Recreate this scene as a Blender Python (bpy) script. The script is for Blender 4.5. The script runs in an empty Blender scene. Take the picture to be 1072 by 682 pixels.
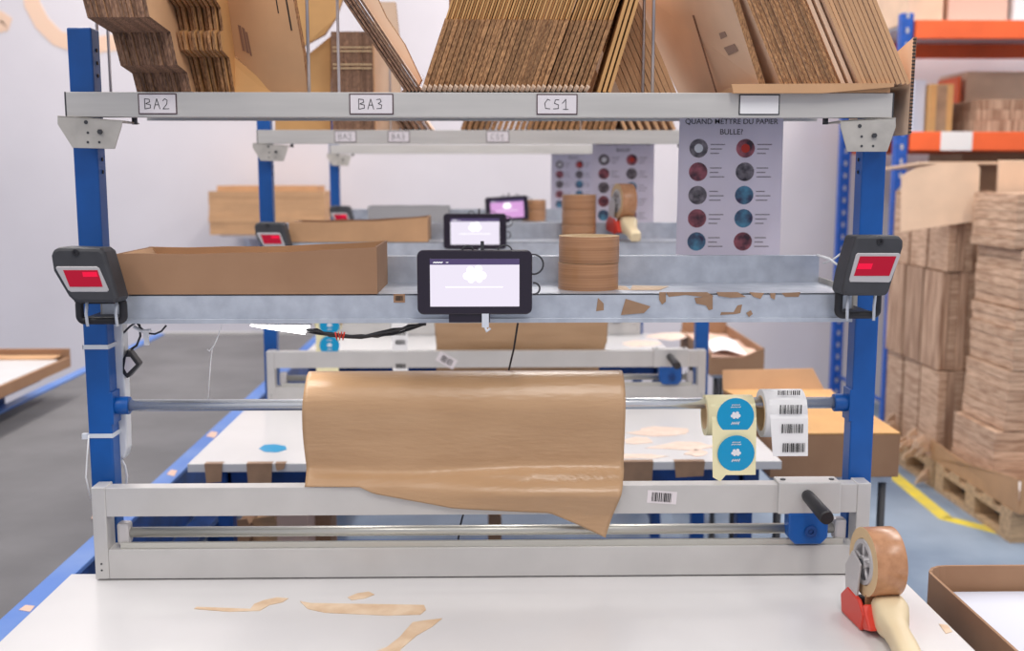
import bpy, math, random
from mathutils import Vector, Matrix, Euler
R = math.radians
rnd = random.Random(7)
sc = bpy.context.scene
COL = sc.collection

# ------------------------------------------------------------------ camera
CAM = Vector((0.015, -1.888, 1.57)); FPX = 1127.0
cam_d = bpy.data.cameras.new('camera'); cam = bpy.data.objects.new('camera', cam_d); COL.objects.link(cam)
cam.location = CAM; cam.rotation_euler = (R(90 - 7.886), 0, R(-1.093))
cam_d.sensor_width = 36; cam_d.lens = FPX / 1072 * 36
cam_d.dof.use_dof = True; cam_d.dof.focus_distance = 1.86; cam_d.dof.aperture_fstop = 3.6
cam_d.clip_start = .02
sc.camera = cam
MC = Euler(cam.rotation_euler).to_matrix()

def ray(px, py):
    return MC @ Vector(((px - 536) / FPX, -(py - 341) / FPX, -1))
def P(px, py, Y):            # the place in the room on the upright plane at depth Y
    d = ray(px, py); return CAM + d * ((Y - CAM.y) / d.y)
def F(px, py, Z):            # the place on a level plane at height Z
    d = ray(px, py); return CAM + d * ((Z - CAM.z) / d.z)

# ------------------------------------------------------------------ materials
def lin(c):
    return tuple(((v / 255) / 12.92 if v / 255 <= .04045 else ((v / 255 + .055) / 1.055) ** 2.4) for v in c) + (1,)
def mat(name, rgb, rough=.5, metal=0., var=0., scale=6., stretch=(1, 1, 1), bump=0., bscale=60., rgb2=None, emit=0., spec=.5,
        rand=0., alpha=1., detail=4., trans=0., lo=.35, hi=.65):
    m = bpy.data.materials.new(name); m.use_nodes = True
    nt = m.node_tree; N = nt.nodes; L = nt.links
    b = N['Principled BSDF']
    b.inputs['Roughness'].default_value = rough; b.inputs['Metallic'].default_value = metal
    b.inputs['Specular IOR Level'].default_value = spec
    b.inputs['Base Color'].default_value = lin(rgb)
    tc = N.new('ShaderNodeTexCoord'); mp = N.new('ShaderNodeMapping'); L.new(tc.outputs['Object'], mp.inputs[0])
    mp.inputs['Scale'].default_value = stretch
    if rand > 0:      # every copy gets its own stretch of the pattern
        oi0 = N.new('ShaderNodeObjectInfo'); ml = N.new('ShaderNodeMath'); ml.operation = 'MULTIPLY'; ml.inputs[1].default_value = 37.
        L.new(oi0.outputs['Random'], ml.inputs[0]); L.new(ml.outputs[0], mp.inputs['Location'])
    out = None
    if rgb2 is None and var > 0:
        rgb2 = tuple(max(0, min(255, v * (1 - var))) for v in rgb)
    if rgb2 is not None:
        n = N.new('ShaderNodeTexNoise'); n.inputs['Scale'].default_value = scale; n.inputs['Detail'].default_value = detail
        L.new(mp.outputs[0], n.inputs['Vector'])
        r = N.new('ShaderNodeValToRGB'); L.new(n.outputs['Fac'], r.inputs[0])
        r.color_ramp.elements[0].position = lo; r.color_ramp.elements[1].position = hi
        r.color_ramp.elements[0].color = lin(rgb2); r.color_ramp.elements[1].color = lin(rgb)
        out = r.outputs[0]
    if rand > 0:
        oi = N.new('ShaderNodeObjectInfo'); hs = N.new('ShaderNodeHueSaturation')
        mr = N.new('ShaderNodeMapRange'); L.new(oi.outputs['Random'], mr.inputs[0])
        mr.inputs['To Min'].default_value = 1 - rand; mr.inputs['To Max'].default_value = 1 + rand * .6
        L.new(mr.outputs[0], hs.inputs['Value'])
        if out: L.new(out, hs.inputs['Color'])
        else: hs.inputs['Color'].default_value = lin(rgb)
        out = hs.outputs[0]
    if out: L.new(out, b.inputs['Base Color'])
    if bump > 0:
        n2 = N.new('ShaderNodeTexNoise'); n2.inputs['Scale'].default_value = bscale; L.new(mp.outputs[0], n2.inputs['Vector'])
        bp = N.new('ShaderNodeBump'); bp.inputs['Strength'].default_value = bump; bp.inputs['Distance'].default_value = .002
        L.new(n2.outputs['Fac'], bp.inputs['Height']); L.new(bp.outputs[0], b.inputs['Normal'])
    if emit > 0:
        b.inputs['Base Color'].default_value = (.01, .01, .01, 1); b.inputs['Specular IOR Level'].default_value = .12
        b.inputs['Emission Color'].default_value = lin(rgb); b.inputs['Emission Strength'].default_value = emit
    if alpha < 1: b.inputs['Alpha'].default_value = alpha
    if trans > 0: b.inputs['Transmission Weight'].default_value = trans
    return m

M = {}
M['blue'] = mat('blue_enamel', (6, 88, 170), .38, var=.12, scale=9)
M['navy'] = mat('blue_frame', (16, 74, 150), .45, var=.3, scale=12)
M['railblue'] = mat('conveyor_blue', (70, 118, 196), .42, rgb2=(100, 136, 200), scale=5)
M['beam'] = mat('grey_beam', (206, 202, 197), .42, .2, var=.06, scale=14, stretch=(.2, 1, 3))
M['alu'] = mat('pale_aluminium', (206, 203, 200), .4, .3, var=.04, scale=8)
M['galv'] = mat('galvanised_steel', (206, 211, 220), .42, .5, rgb2=(188, 193, 203), scale=30, bump=.15, bscale=120, detail=6)
M['plate'] = mat('bracket_grey', (192, 186, 178), .5, .2, var=.08, scale=30)
M['chrome'] = mat('bright_steel', (226, 228, 230), .26, .75)
M['nickel'] = mat('brushed_steel', (200, 198, 190), .34, .7)
M['wire'] = mat('wire_steel', (190, 180, 178), .3, .8)
M['table'] = mat('white_laminate', (222, 219, 218), .24, var=.03, scale=3, bump=.03, bscale=9)
M['tedge'] = mat('laminate_edge', (205, 208, 212), .5)
M['belt'] = mat('grey_belt', (112, 110, 112), .75, rgb2=(100, 98, 100), scale=4, bump=.1, bscale=200)
M['wall'] = mat('white_wall', (224, 217, 221), .8, rgb2=(216, 209, 213), scale=1.2, bump=.1, bscale=8)
M['floor'] = mat('blue_grey_floor', (150, 166, 184), .45, rgb2=(112, 130, 152), scale=1.6, detail=8, bump=.05)
M['yellow'] = mat('yellow_floor_paint', (238, 214, 66), .6, rgb2=(214, 196, 100), scale=9)
M['peach'] = mat('peach_wall_paint', (238, 202, 176), .8)
M['kraft'] = mat('kraft_paper', (193, 155, 117), .33, rgb2=(183, 145, 107), scale=5, stretch=(1, 4, 4), bump=.55, bscale=34, spec=.5)
M['kraft'].node_tree.nodes['Principled BSDF'].inputs['Coat Weight'].default_value = .25
M['kraft'].node_tree.nodes['Principled BSDF'].inputs['Coat Roughness'].default_value = .3
M['card'] = mat('cardboard_face', (206, 160, 118), .75, var=.07, scale=7, rand=.07, bump=.08, bscale=30)
M['cardp'] = mat('pale_cardboard_face', (236, 202, 172), .75, var=.06, scale=6, rand=.04)
M['cardw'] = mat('warm_cardboard_face', (216, 164, 104), .75, var=.08, scale=7, rand=.1)
M['cardb'] = mat('brown_cardboard_box', (166, 128, 98), .85, rgb2=(158, 120, 91), scale=9, rand=.04, bump=.1, bscale=60)
M['edge'] = mat('cut_cardboard_edge', (190, 142, 98), .9, rgb2=(112, 76, 50), scale=420, stretch=(1, 1, .35), detail=2, rand=.28, lo=.3, hi=.7)
M['edged'] = mat('dark_cut_cardboard_edge', (160, 122, 96), .9, rgb2=(92, 66, 54), scale=420, stretch=(1, 1, .3), detail=2, rand=.3, lo=.3, hi=.7)
M['stack'] = mat('stacked_card_edges', (222, 188, 160), .9, rgb2=(172, 134, 108), scale=5, stretch=(2, 2, 26), rand=.12, detail=5)
M['stackv'] = mat('stacked_card_upright', (216, 180, 152), .9, rgb2=(150, 112, 88), scale=5, stretch=(14, 14, .8), rand=.18, detail=5)
M['wood'] = mat('pallet_wood', (206, 172, 134), .8, var=.2, scale=8, stretch=(1, 6, 6))
M['orange'] = mat('orange_rack_beam', (250, 108, 54), .45, var=.05)
M['rackblue'] = mat('rack_blue', (30, 92, 190), .45, var=.15, scale=40)
M['black'] = mat('black_plastic', (36, 34, 38), .42)
M['char'] = mat('charcoal_plastic', (62, 62, 66), .5, var=.1, scale=30)
M['bezel'] = mat('black_glass_bezel', (38, 30, 44), .16)
M['silver'] = mat('silver_plastic', (196, 192, 192), .35, .3)
M['white'] = mat('white_plastic', (232, 232, 234), .4)
M['tie'] = mat('clear_nylon_tie', (214, 218, 226), .35)
M['paper'] = mat('white_paper', (238, 236, 236), .6)
M['sleeve'] = mat('poster_sheet', (232, 228, 238), .2, var=.05, scale=10, bump=.5, bscale=14)
M['tagw'] = mat('tag_paper', (228, 220, 222), .35)
M['ink'] = mat('black_ink', (30, 28, 30), .6)
M['greyink'] = mat('grey_ink', (120, 112, 116), .7)
M['brownink'] = mat('print_on_card', (140, 104, 84), .8)
M['tagedge'] = mat('tag_edge', (84, 62, 66), .6)
M['fadeink'] = mat('faded_print', (158, 132, 118), .8)
M['smear'] = mat('pale_paper_scrap', (238, 216, 200), .6, rgb2=(228, 200, 182), scale=30)
M['red'] = mat('red_plastic', (214, 58, 40), .35)
M['tapeb'] = mat('brown_packing_tape', (186, 138, 100), .28, rgb2=(158, 112, 78), scale=3, stretch=(1, 1, 90), detail=3)
M['tapex'] = mat('brown_tape_tread', (196, 144, 106), .25, rgb2=(176, 126, 90), scale=60)
M['core'] = mat('card_core', (214, 184, 142), .8)
M['cream'] = mat('cream_plastic', (226, 206, 168), .45)
M['liner'] = mat('yellow_liner_paper', (238, 228, 184), .5)
M['sticker'] = mat('turquoise_sticker', (0, 150, 200), .3)
M['scrap'] = mat('tape_residue', (232, 206, 176), .5, rgb2=(214, 180, 144), scale=22)
M['tapestrip'] = mat('tape_strip', (170, 134, 104), .4, var=.15, scale=15)
M['foam'] = mat('white_fill', (208, 210, 222), .5)
M['greycard'] = mat('grey_carton', (150, 148, 150), .7)
M['pinkcard'] = mat('pink_carton', (226, 188, 168), .8)
M['greencard'] = mat('green_print', (120, 160, 90), .7)
M['screen'] = mat('lit_screen', (240, 232, 248), .2, emit=.95)
M['screenp'] = mat('pink_lit_screen', (232, 172, 234), .2, emit=.85)
M['screenh'] = mat('screen_header', (92, 78, 122), .2, emit=.8)
M['glow'] = mat('white_screen_logo', (255, 255, 255), .2, emit=1.25)
M['redglow'] = mat('red_scan_window', (190, 10, 50), .12, emit=.75)
M['redhot'] = mat('red_scan_lamp', (240, 12, 64), .2, emit=1.0)
M['led'] = mat('led_diffuser', (255, 252, 250), .3, emit=7)
M['gold'] = mat('photo_pink', (196, 108, 118), .5, rgb2=(70, 50, 60), scale=40)
M['pcyan'] = mat('photo_blue', (96, 160, 190), .5, rgb2=(70, 60, 90), scale=40)
M['pgrey'] = mat('photo_grey', (150, 140, 144), .5, rgb2=(60, 54, 60), scale=60)

def translucent(m, f):
    nt = m.node_tree; N = nt.nodes; b = N['Principled BSDF']; o = N['Material Output']
    t = N.new('ShaderNodeBsdfTranslucent'); t.inputs[0].default_value = lin((240, 236, 244)); mx = N.new('ShaderNodeMixShader'); mx.inputs[0].default_value = f
    nt.links.new(b.outputs[0], mx.inputs[1]); nt.links.new(t.outputs[0], mx.inputs[2]); nt.links.new(mx.outputs[0], o.inputs[0])
translucent(M['sleeve'], .45)

# ------------------------------------------------------------------ mesh builder
class MB:
    def __init__(s): s.v = []; s.f = []; s.sm = []; s.mi = []
    def add(s, vs, fs, smooth=False, mi=0):
        o = len(s.v); s.v += [Vector(v) for v in vs]
        for f in fs: s.f.append([i + o for i in f]); s.sm.append(smooth); s.mi.append(mi)
        return s
    def box(s, x0, x1, y0, y1, z0, z1, mi=0):
        return s.add([(x, y, z) for x in (x0, x1) for y in (y0, y1) for z in (z0, z1)],
                     [(0, 1, 3, 2), (4, 6, 7, 5), (0, 4, 5, 1), (2, 3, 7, 6), (0, 2, 6, 4), (1, 5, 7, 3)], mi=mi)
    def prism(s, poly, vec, mi=0, side=None):
        n = len(poly); a = [Vector(p) for p in poly]; vec = Vector(vec); b = [p + vec for p in a]
        o = len(s.v); s.v += a + b
        s.f.append([o + i for i in range(n)]); s.f.append([o + n + i for i in reversed(range(n))]); s.sm += [False] * 2; s.mi += [mi] * 2
        for i in range(n):
            j = (i + 1) % n
            s.f.append([o + j, o + i, o + n + i, o + n + j]); s.sm.append(False); s.mi.append(mi if side is None else side)
        return s
    def tube(s, pts, r, seg=10, caps=True, mi=0, closed=False):
        pts = [Vector(p) for p in pts]; n = len(pts); rings = []
        up = None
        for i, p in enumerate(pts):
            if closed: t = pts[(i + 1) % n] - pts[i - 1]
            else: t = (pts[min(i + 1, n - 1)] - pts[max(i - 1, 0)])
            t.normalize()
            if up is None:
                up = Vector((0, 0, 1)) if abs(t.z) < .9 else Vector((1, 0, 0))
            a = t.cross(up)
            if a.length < 1e-4: a = t.cross(Vector((0, 1, 0)))
            a.normalize(); b = a.cross(t).normalized(); up = b
            rr = r[i] if isinstance(r, (list, tuple)) else r
            rings.append([p + a * math.cos(2 * math.pi * k / seg) * rr + b * math.sin(2 * math.pi * k / seg) * rr for k in range(seg)])
        o = len(s.v)
        for g in rings: s.v += g
        m = n if closed else n - 1
        for i in range(m):
            i2 = (i + 1) % n
            for k in range(seg):
                k2 = (k + 1) % seg
                s.f.append([o + i * seg + k, o + i * seg + k2, o + i2 * seg + k2, o + i2 * seg + k]); s.sm.append(True); s.mi.append(mi)
        if caps and not closed:
            s.f.append([o + k for k in reversed(range(seg))]); s.f.append([o + (n - 1) * seg + k for k in range(seg)])
            s.sm += [False] * 2; s.mi += [mi] * 2
        return s
    def ring(s, c, ax, L, ri, ro, seg=40, mi_out=0, mi_side=0, mi_in=0):
        c = Vector(c); ax = Vector(ax).normalized(); u = ax.orthogonal().normalized(); w = ax.cross(u)
        o = len(s.v)
        for (h, r) in ((0, ro), (L, ro), (L, ri), (0, ri)):
            for k in range(seg):
                a = 2 * math.pi * k / seg; s.v.append(c + ax * h + u * math.cos(a) * r + w * math.sin(a) * r)
        for q, (sm, mi) in enumerate(((True, mi_out), (False, mi_side), (True, mi_in), (False, mi_side))):
            q2 = (q + 1) % 4
            for k in range(seg):
                k2 = (k + 1) % seg
                s.f.append([o + q * seg + k, o + q * seg + k2, o + q2 * seg + k2, o + q2 * seg + k]); s.sm.append(sm); s.mi.append(mi)
        return s
    def grid(s, fn, nu, nv, smooth=True, mi=0):
        o = len(s.v)
        for i in range(nu + 1):
            for j in range(nv + 1): s.v.append(Vector(fn(i / nu, j / nv)))
        for i in range(nu):
            for j in range(nv):
                a = o + i * (nv + 1) + j
                s.f.append([a, a + 1, a + nv + 2, a + nv + 1]); s.sm.append(smooth); s.mi.append(mi)
        return s
    def ribbon(s, pts, w, n, t=.0004, mi=0):   # flat line of width w lying in the plane with normal n
        n = Vector(n).normalized(); pts = [Vector(p) for p in pts]
        for a, b in zip(pts, pts[1:]):
            d = (b - a)
            if d.length < 1e-6: continue
            d.normalize(); q = d.cross(n) * (w / 2); e = d * (w * .35)
            s.prism([a - e - q, b + e - q, b + e + q, a - e + q], n * t, mi)
        return s

def wl(o):           # world place of a thing or of the thing a part belongs to
    v = Vector((0, 0, 0))
    while o is not None: v = v + o.location; o = o.parent
    return v
def build(name, mb, mats, parent=None, loc=None, bevel=0., solid=0., subsurf=0, local=False):
    if not isinstance(mats, (list, tuple)): mats = [mats]
    off = Vector((0, 0, 0))
    if parent is not None: off = Vector((0, 0, 0)) if local else wl(parent)
    elif loc is not None: off = Vector(loc)
    me = bpy.data.meshes.new(name); me.from_pydata([v - off for v in mb.v], [], mb.f)
    for m in mats: me.materials.append(m)
    me.polygons.foreach_set('use_smooth', mb.sm); me.polygons.foreach_set('material_index', mb.mi)
    me.update()
    import bmesh
    bm = bmesh.new(); bm.from_mesh(me); bmesh.ops.recalc_face_normals(bm, faces=bm.faces); bm.to_mesh(me); bm.free()
    o = bpy.data.objects.new(name, me); COL.objects.link(o)
    if parent is not None: o.parent = parent
    elif loc is not None: o.location = loc
    if solid:
        s = o.modifiers.new('s', 'SOLIDIFY'); s.thickness = solid; s.offset = 0
    if bevel:
        b = o.modifiers.new('b', 'BEVEL'); b.width = bevel; b.segments = 2; b.limit_method = 'ANGLE'; b.angle_limit = R(40)
    if subsurf:
        b = o.modifiers.new('u', 'SUBSURF'); b.levels = subsurf; b.render_levels = subsurf
    return o
def tag(o, label, cat, group=None, kind=None):
    o['label'] = label; o['category'] = cat
    if group: o['group'] = group
    if kind: o['kind'] = kind
    return o
def thing(name, label, cat, loc=(0, 0, 0), group=None):
    o = bpy.data.objects.new(name, None); COL.objects.link(o); o.location = loc; o.empty_display_size = .05
    return tag(o, label, cat, group)
def struct(name, mb, m, **k):
    o = build(name, mb, m, **k); o['kind'] = 'structure'; return o
def kids(o): return [c for c in bpy.data.objects if c.parent is o]
def copy_tree(o, loc=None, rot=None, label=None, parent=None):
    c = o.copy(); COL.objects.link(c); c.parent = parent
    if loc is not None: c.location = loc
    if rot is not None: c.rotation_euler = rot
    if label: c['label'] = label
    for k in kids(o): copy_tree(k, parent=c)
    return c
def bx(x0, x1, y0, y1, z0, z1): return MB().box(x0, x1, y0, y1, z0, z1)
def arc(c, r, a0, a1, n, ax='xz'):
    out = []
    for i in range(n + 1):
        a = R(a0 + (a1 - a0) * i / n); u, w = r * math.cos(a), r * math.sin(a)
        out.append(Vector(c) + (Vector((u, 0, w)) if ax == 'xz' else Vector((0, u, w)) if ax == 'yz' else Vector((u, w, 0))))
    return out
def rrect(x0, x1, z0, z1, r, y, n=5):
    p = []
    for (cx, cz, a) in ((x1 - r, z1 - r, 0), (x0 + r, z1 - r, 90), (x0 + r, z0 + r, 180), (x1 - r, z0 + r, 270)):
        p += arc((cx, y, cz), r, a, a + 90, n)
    return p
def disc(c, r, n=28): return arc(c, r, 0, 360 - 360 / n, n - 1)

GL = {  # hand-drawn strokes
 'B': [[(0, 0), (0, 1), (.45, .95), (.5, .7), (.1, .52), (.55, .4), (.55, .1), (0, 0)]],
 'A': [[(0, 0), (.3, 1), (.6, 0)], [(.12, .4), (.5, .4)]],
 '2': [[(0, .8), (.2, 1), (.45, .85), (.4, .5), (0, 0), (.6, .02)]],
 '3': [[(0, .95), (.35, 1), (.45, .75), (.15, .55), (.5, .4), (.45, .08), (0, .05)]],
 'C': [[(.55, .9), (.3, 1), (.02, .6), (.1, .1), (.55, .05)]],
 'S': [[(.55, .95), (.2, .95), (.1, .6), (.5, .45), (.5, .08), (0, .05)]],
 '1': [[(0, .6), (.35, 1), (.35, 0)], [(.1, 0), (.6, 0)]]}
def strokes(word, c, h, w):
    mb = MB(); x = c[0] - len(word) * h * .42
    for ch in word:
        for st in GL[ch]:
            mb.ribbon([(x + u * h, c[1], c[2] - h / 2 + q * h) for u, q in st], w, (0, -1, 0), .0003)
        x += h * .9
    return mb
def text_mesh(body, size, loc, m, parent, name='lettering', bold=True):
    cu = bpy.data.curves.new('t', 'FONT'); cu.body = body; cu.size = size; cu.align_x = 'CENTER'; cu.extrude = .0002
    if bold: cu.offset = size * .004
    o = bpy.data.objects.new('t', cu); COL.objects.link(o)
    dg = bpy.context.evaluated_depsgraph_get(); me = bpy.data.meshes.new_from_object(o.evaluated_get(dg))
    bpy.data.objects.remove(o)
    me.transform(Matrix.Rotation(R(90), 4, 'X')); me.transform(Matrix.Translation(Vector(loc) - wl(parent)))
    me.materials.clear(); me.materials.append(m)
    r = bpy.data.objects.new(name, me); COL.objects.link(r); r.parent = parent; return r

# ------------------------------------------------------------------ the room
struct('floor', bx(-9, 9, -5, 5.45, -.1, 0), M['floor'])
WY = 5.45
struct('wall_back', bx(-9, 9, WY, WY + .12, 0, 4.6), M['wall'])
st = MB()
def wallstroke(pts, w):
    q = [P(x, y, WY) for x, y in pts]
    for i in range(len(q)): q[i].y = WY - .004
    st_n = len(q); L_, R_ = [], []
    for i, p in enumerate(q):
        t = q[min(i + 1, st_n - 1)] - q[max(i - 1, 0)]; t.normalize(); n = t.cross(Vector((0, 1, 0))) * w / 2
        L_.append(p + n); R_.append(p - n)
    for i in range(st_n - 1): st.prism([L_[i], L_[i + 1], R_[i + 1], R_[i]], (0, .004, 0))
wallstroke([(32, -40), (31, -15), (34, 5), (44, 24), (60, 40), (80, 47), (102, 47), (125, 44), (150, 32), (165, 10), (168, -30)], .105)
wallstroke([(-30, 12), (-12, 14), (0, 17), (8, 22), (6, 27), (-8, 30), (-30, 34)], .07)
lt = build('trim_1', st, M['peach'], None, (0, 0, 0)); lt['kind'] = 'structure'; lt['label'] = 'peach painted lettering strokes on the white wall'
yl = MB(); pts = [F(928, 492, 0), F(990, 543, 0), F(1072, 564, 0), F(1180, 586, 0)]
for a, b in zip(pts, pts[1:]):
    d = (b - a).normalized(); q = d.cross(Vector((0, 0, 1))) * .035
    a, b = a - d * .01, b + d * .01
    yl.prism([a - q, b - q, b + q, a + q], (0, 0, .002))
o = build('trim_2', yl, M['yellow'], None, (0, 0, 0)); o['kind'] = 'structure'; o['label'] = 'yellow painted safety line on the floor'

# ------------------------------------------------------------------ packing bench (built once, copied for the rows behind)
S = 1.518
ZT = .842
def make_bench():
    t = thing('packing_bench', 'x', 'packing bench', (0, 0, 0))
    build('tabletop', MB().box(-.763, .763, -.716, .035, ZT - .022, ZT), [M['table']], t, bevel=.0015)
    for sx in (-1, 1):
        mb = MB(); x0, x1 = sorted((sx * .723, sx * .680))
        mb.box(x0, x1, .05, .09, .0, 1.827 if sx < 0 else 1.7125)
        p = build('post', mb, M['blue'], t, bevel=.003)
        h = MB(); xi = sx * .6795
        for z in (1.79, 1.768, 1.746, 1.60, 1.578)[0 if sx < 0 else 3:]: h.tube([(xi, .07, z), (xi - sx * .0012, .07, z)], .0035, 8)
        build('slot', h, M['ink'], p)
        # lower frame legs
        build('leg', bx(*sorted((sx * .71, sx * .67)), -.64, -.60, 0, .80), M['navy'], t, bevel=.002)
        fm = bx(*sorted((sx * .72, sx * .68)), -.66, .09, .77, .82); fm.box(*sorted((sx * .715, sx * .685)), -.62, .05, .12, .16)
        build('side_rail', fm, M['navy'], t, bevel=.002)
        # socket for the rod
        sk = MB().tube([(sx * .682, .07, 1.152), (sx * .652, .07, 1.152)], .0165, 18); sk.box(*sorted((sx * .684, sx * .676)), .05, .09, 1.12, 1.18)
        build('rod_socket', sk, M['blue'], t, bevel=.001)
    build('apron', bx(-.69, .69, -.64, -.61, .765, .82).box(-.69, .69, .0, .03, .765, .82), M['navy'], t, bevel=.002)
    build('lower_crossbar', bx(-.69, .69, .05, .09, .3, .36), M['navy'], t, bevel=.002)
    # top shelf
    bm = MB(); bm.box(-.71, .71, -.002, .002, 1.671, 1.713); bm.box(-.71, .71, .002, .03, 1.709, 1.713); bm.box(-.71, .71, .002, .022, 1.671, 1.674)
    bm.box(-.70, .70, .40, .404, 1.685, 1.713)
    build('top_beam', bm, M['beam'], t, bevel=.0008)
    build('beam_end_cap', bx(-.7125, -.71, -.002, .03, 1.671, 1.713).box(.71, .7125, -.002, .03, 1.671, 1.713), M['char'], t)
    build('top_deck', bx(-.70, .70, .03, .40, 1.702, 1.7095), M['galv'], t)
    for pts, sx in (([(60, 121), (128, 126), (127, 133), (120, 156), (76, 155), (60, 130)], -1), ([(880, 126), (938, 123), (938, 133), (929, 159), (887, 159), (880, 133)], 1)):
        mb = MB().prism([P(x, y, -.006) for x, y in pts], (0, .003, 0))
        a, b = P(pts[0][0], pts[0][1], -.006), P(pts[1][0], pts[1][1], -.006)
        mb.prism([a, b, b + Vector((0, .09, 0)), a + Vector((0, .09, 0))], (0, 0, -.003))
        br = build('bracket', mb, M['plate'], t, bevel=.0008)
        h = MB(); cx = (pts[3][0] + pts[4][0]) / 2
        for dx, dy, r in ((-6, -16, .0022), (-6, -6, .0022), (6, -16, .0022), (6, -6, .0022), (-8, -27, .0034)):
            c = P(cx + dx, pts[4][1] + dy, -.0062); h.tube([c, c - Vector((0, .0006, 0))], r, 10)
        c = P(cx + 7, pts[4][1] - 17, -.0062); h.tube([c, c - Vector((0, .004, 0))], .0045, 6)
        build('bolt', h, M['char'], br)
    for px in (141, 864):
        c = P(px, 128, .06); build('nut', MB().tube([c + Vector((0, 0, .012)), c - Vector((0, 0, .004))], .005, 6), M['char'], t)
    # middle shelf tray
    mb = MB(); mb.box(-.668, .655, 0, .003, 1.322, 1.365); mb.box(-.668, .655, 0, .20, 1.362, 1.365); mb.box(-.668, .655, .20, .203, 1.362, 1.417)
    mb.box(-.668, .655, .203, .222, 1.414, 1.417); mb.box(-.668, .655, -.006, .012, 1.314, 1.322)
    build('middle_shelf', mb, M['galv'], t, bevel=.0006)
    for sx, xe in ((-1, -.668), (1, .655)):
        mb = MB(); mb.box(*sorted((xe, xe + sx * .003)), .0, .20, 1.32, 1.375); mb.box(*sorted((xe, sx * .682)), .05, .09, 1.325, 1.36)
        build('shelf_bracket', mb, M['plate'], t, bevel=.0006)
    build('roll_rod', MB().tube([(-.66, .07, 1.152), (.66, .07, 1.152)], .0108, 20), M['chrome'], t)
    # wire dividers
    for px, (ya, yb) in ((104.5, (.26, .30)), (323.5, (.006, .38)), (683, (.02, .14))):
        x = P(px, 90, ya).x
        w = MB().tube([(x, ya, 1.711), (x, ya, 1.99), (x, ya + .03, 2.02), (x, yb - .03 if yb > .1 else ya + .04, 2.02), (x, max(yb, ya + .06), 1.99), (x, max(yb, ya + .06), 1.711)], .0030, 8)
        d = build('wire_divider', w, M['wire'], t)
    return t

def tag_on_beam(bench, word, px, Y, y0=97, y1=121, w=39, ink=True):
    c = P(px, (y0 + y1) / 2, Y); hw = w * .00168 / 2 * 1.0
    z0, z1 = 1.6755, 1.7105
    z0, z1 = bench.location.z + z0, bench.location.z + z1
    yy = Y - .0022
    fr = build('label_holder', MB().prism(rrect(c.x - hw, c.x + hw, z0, z1, .0006, yy), (0, -.0010, 0)), M['tagedge'] if word else M['char'], bench)
    fr['label'] = 'dark-edged tag holder' + (' with handwritten ' + word if word else ' with shiny blank insert')
    pp = build('paper_insert', MB().prism(rrect(c.x - hw + .002, c.x + hw - .002, z0 + .002, z1 - .002, .0005, yy - .001), (0, -.0004, 0)), M['tagw'] if word else M['paper'], fr)
    if word:
        build('handwriting', strokes(word, (c.x, yy - .0015, (z0 + z1) / 2), .017, .0011), M['ink'], fr)

def make_cutter():
    t = thing('paper_cutter', 'x', 'paper cutter', (0, 0, .845))
    mb = MB().box(-.68, .68, 0, .03, .962, 1.015); build('top_rail', mb, M['alu'], t, bevel=.001)
    mb = MB().box(-.68, .68, 0, .04, .845, .900); build('bottom_rail', mb, M['alu'], t, bevel=.001)
    for sx in (-1, 1):
        e = build('end_plate', bx(*sorted((sx * .68, sx * .705)), -.001, .04, .845, 1.0165), M['alu'], t, bevel=.0015)
        h = MB()
        for z in (.862, .874): h.tube([(sx * .693, -.0012, z), (sx * .693, -.002, z)], .0018, 8)
        build('rivet', h, M['char'], e)
        b = MB().box(*sorted((sx * .668, sx * .645)), .012, .036, .905, .945); build('rod_bearing', b, M['silver'], t, bevel=.005)
    build('guide_rod', MB().tube([(-.65, .024, .925), (.65, .024, .925)], .0095, 18), M['nickel'], t)
    build('blade_channel', bx(-.66, .66, .005, .012, .900, .911), M['nickel'], t, bevel=.001)
    # slider
    a, b_ = P(815, 520, -.006).x, P(880, 520, -.006).x
    s = MB().box(a, b_, -.008, .034, .962, 1.021); 
    s = build('slider', s, M['alu'], t, bevel=.002)
    x = P(847, 540, -.01).x
    bl = [(x - .037, -.010, .964), (x + .037, -.010, .964), (x + .036, -.010, .918), (x + .024, -.010, .905), (x - .024, -.010, .905), (x - .036, -.010, .918)]
    cb = build('blade_carriage', MB().prism(bl, (0, .032, 0)), M['blue'], s, bevel=.003)
    build('wheel_cap', MB().ring((x + .004, -.0095, .930), (0, -1, 0), .004, .005, .011, 24).tube([(x + .004, -.0095, .930), (x + .004, -.0115, .930)], .0035, 12), M['navy'], s)
    h0 = Vector((x - .004, -.006, .997)); h1 = Vector((x + .006, -.095, .982))
    build('handle', MB().tube([h0, h0.lerp(h1, .1), h0.lerp(h1, .9), h1], [.0105, .0115, .013, .0118], 20), M['black'], s)
    build('screw', MB().tube([(a + .012, .012, 1.021), (a + .012, .012, 1.0225)], .005, 12).tube([(b_ - .012, .012, 1.021), (b_ - .012, .012, 1.0225)], .005, 12), M['char'], s)
    return t

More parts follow.
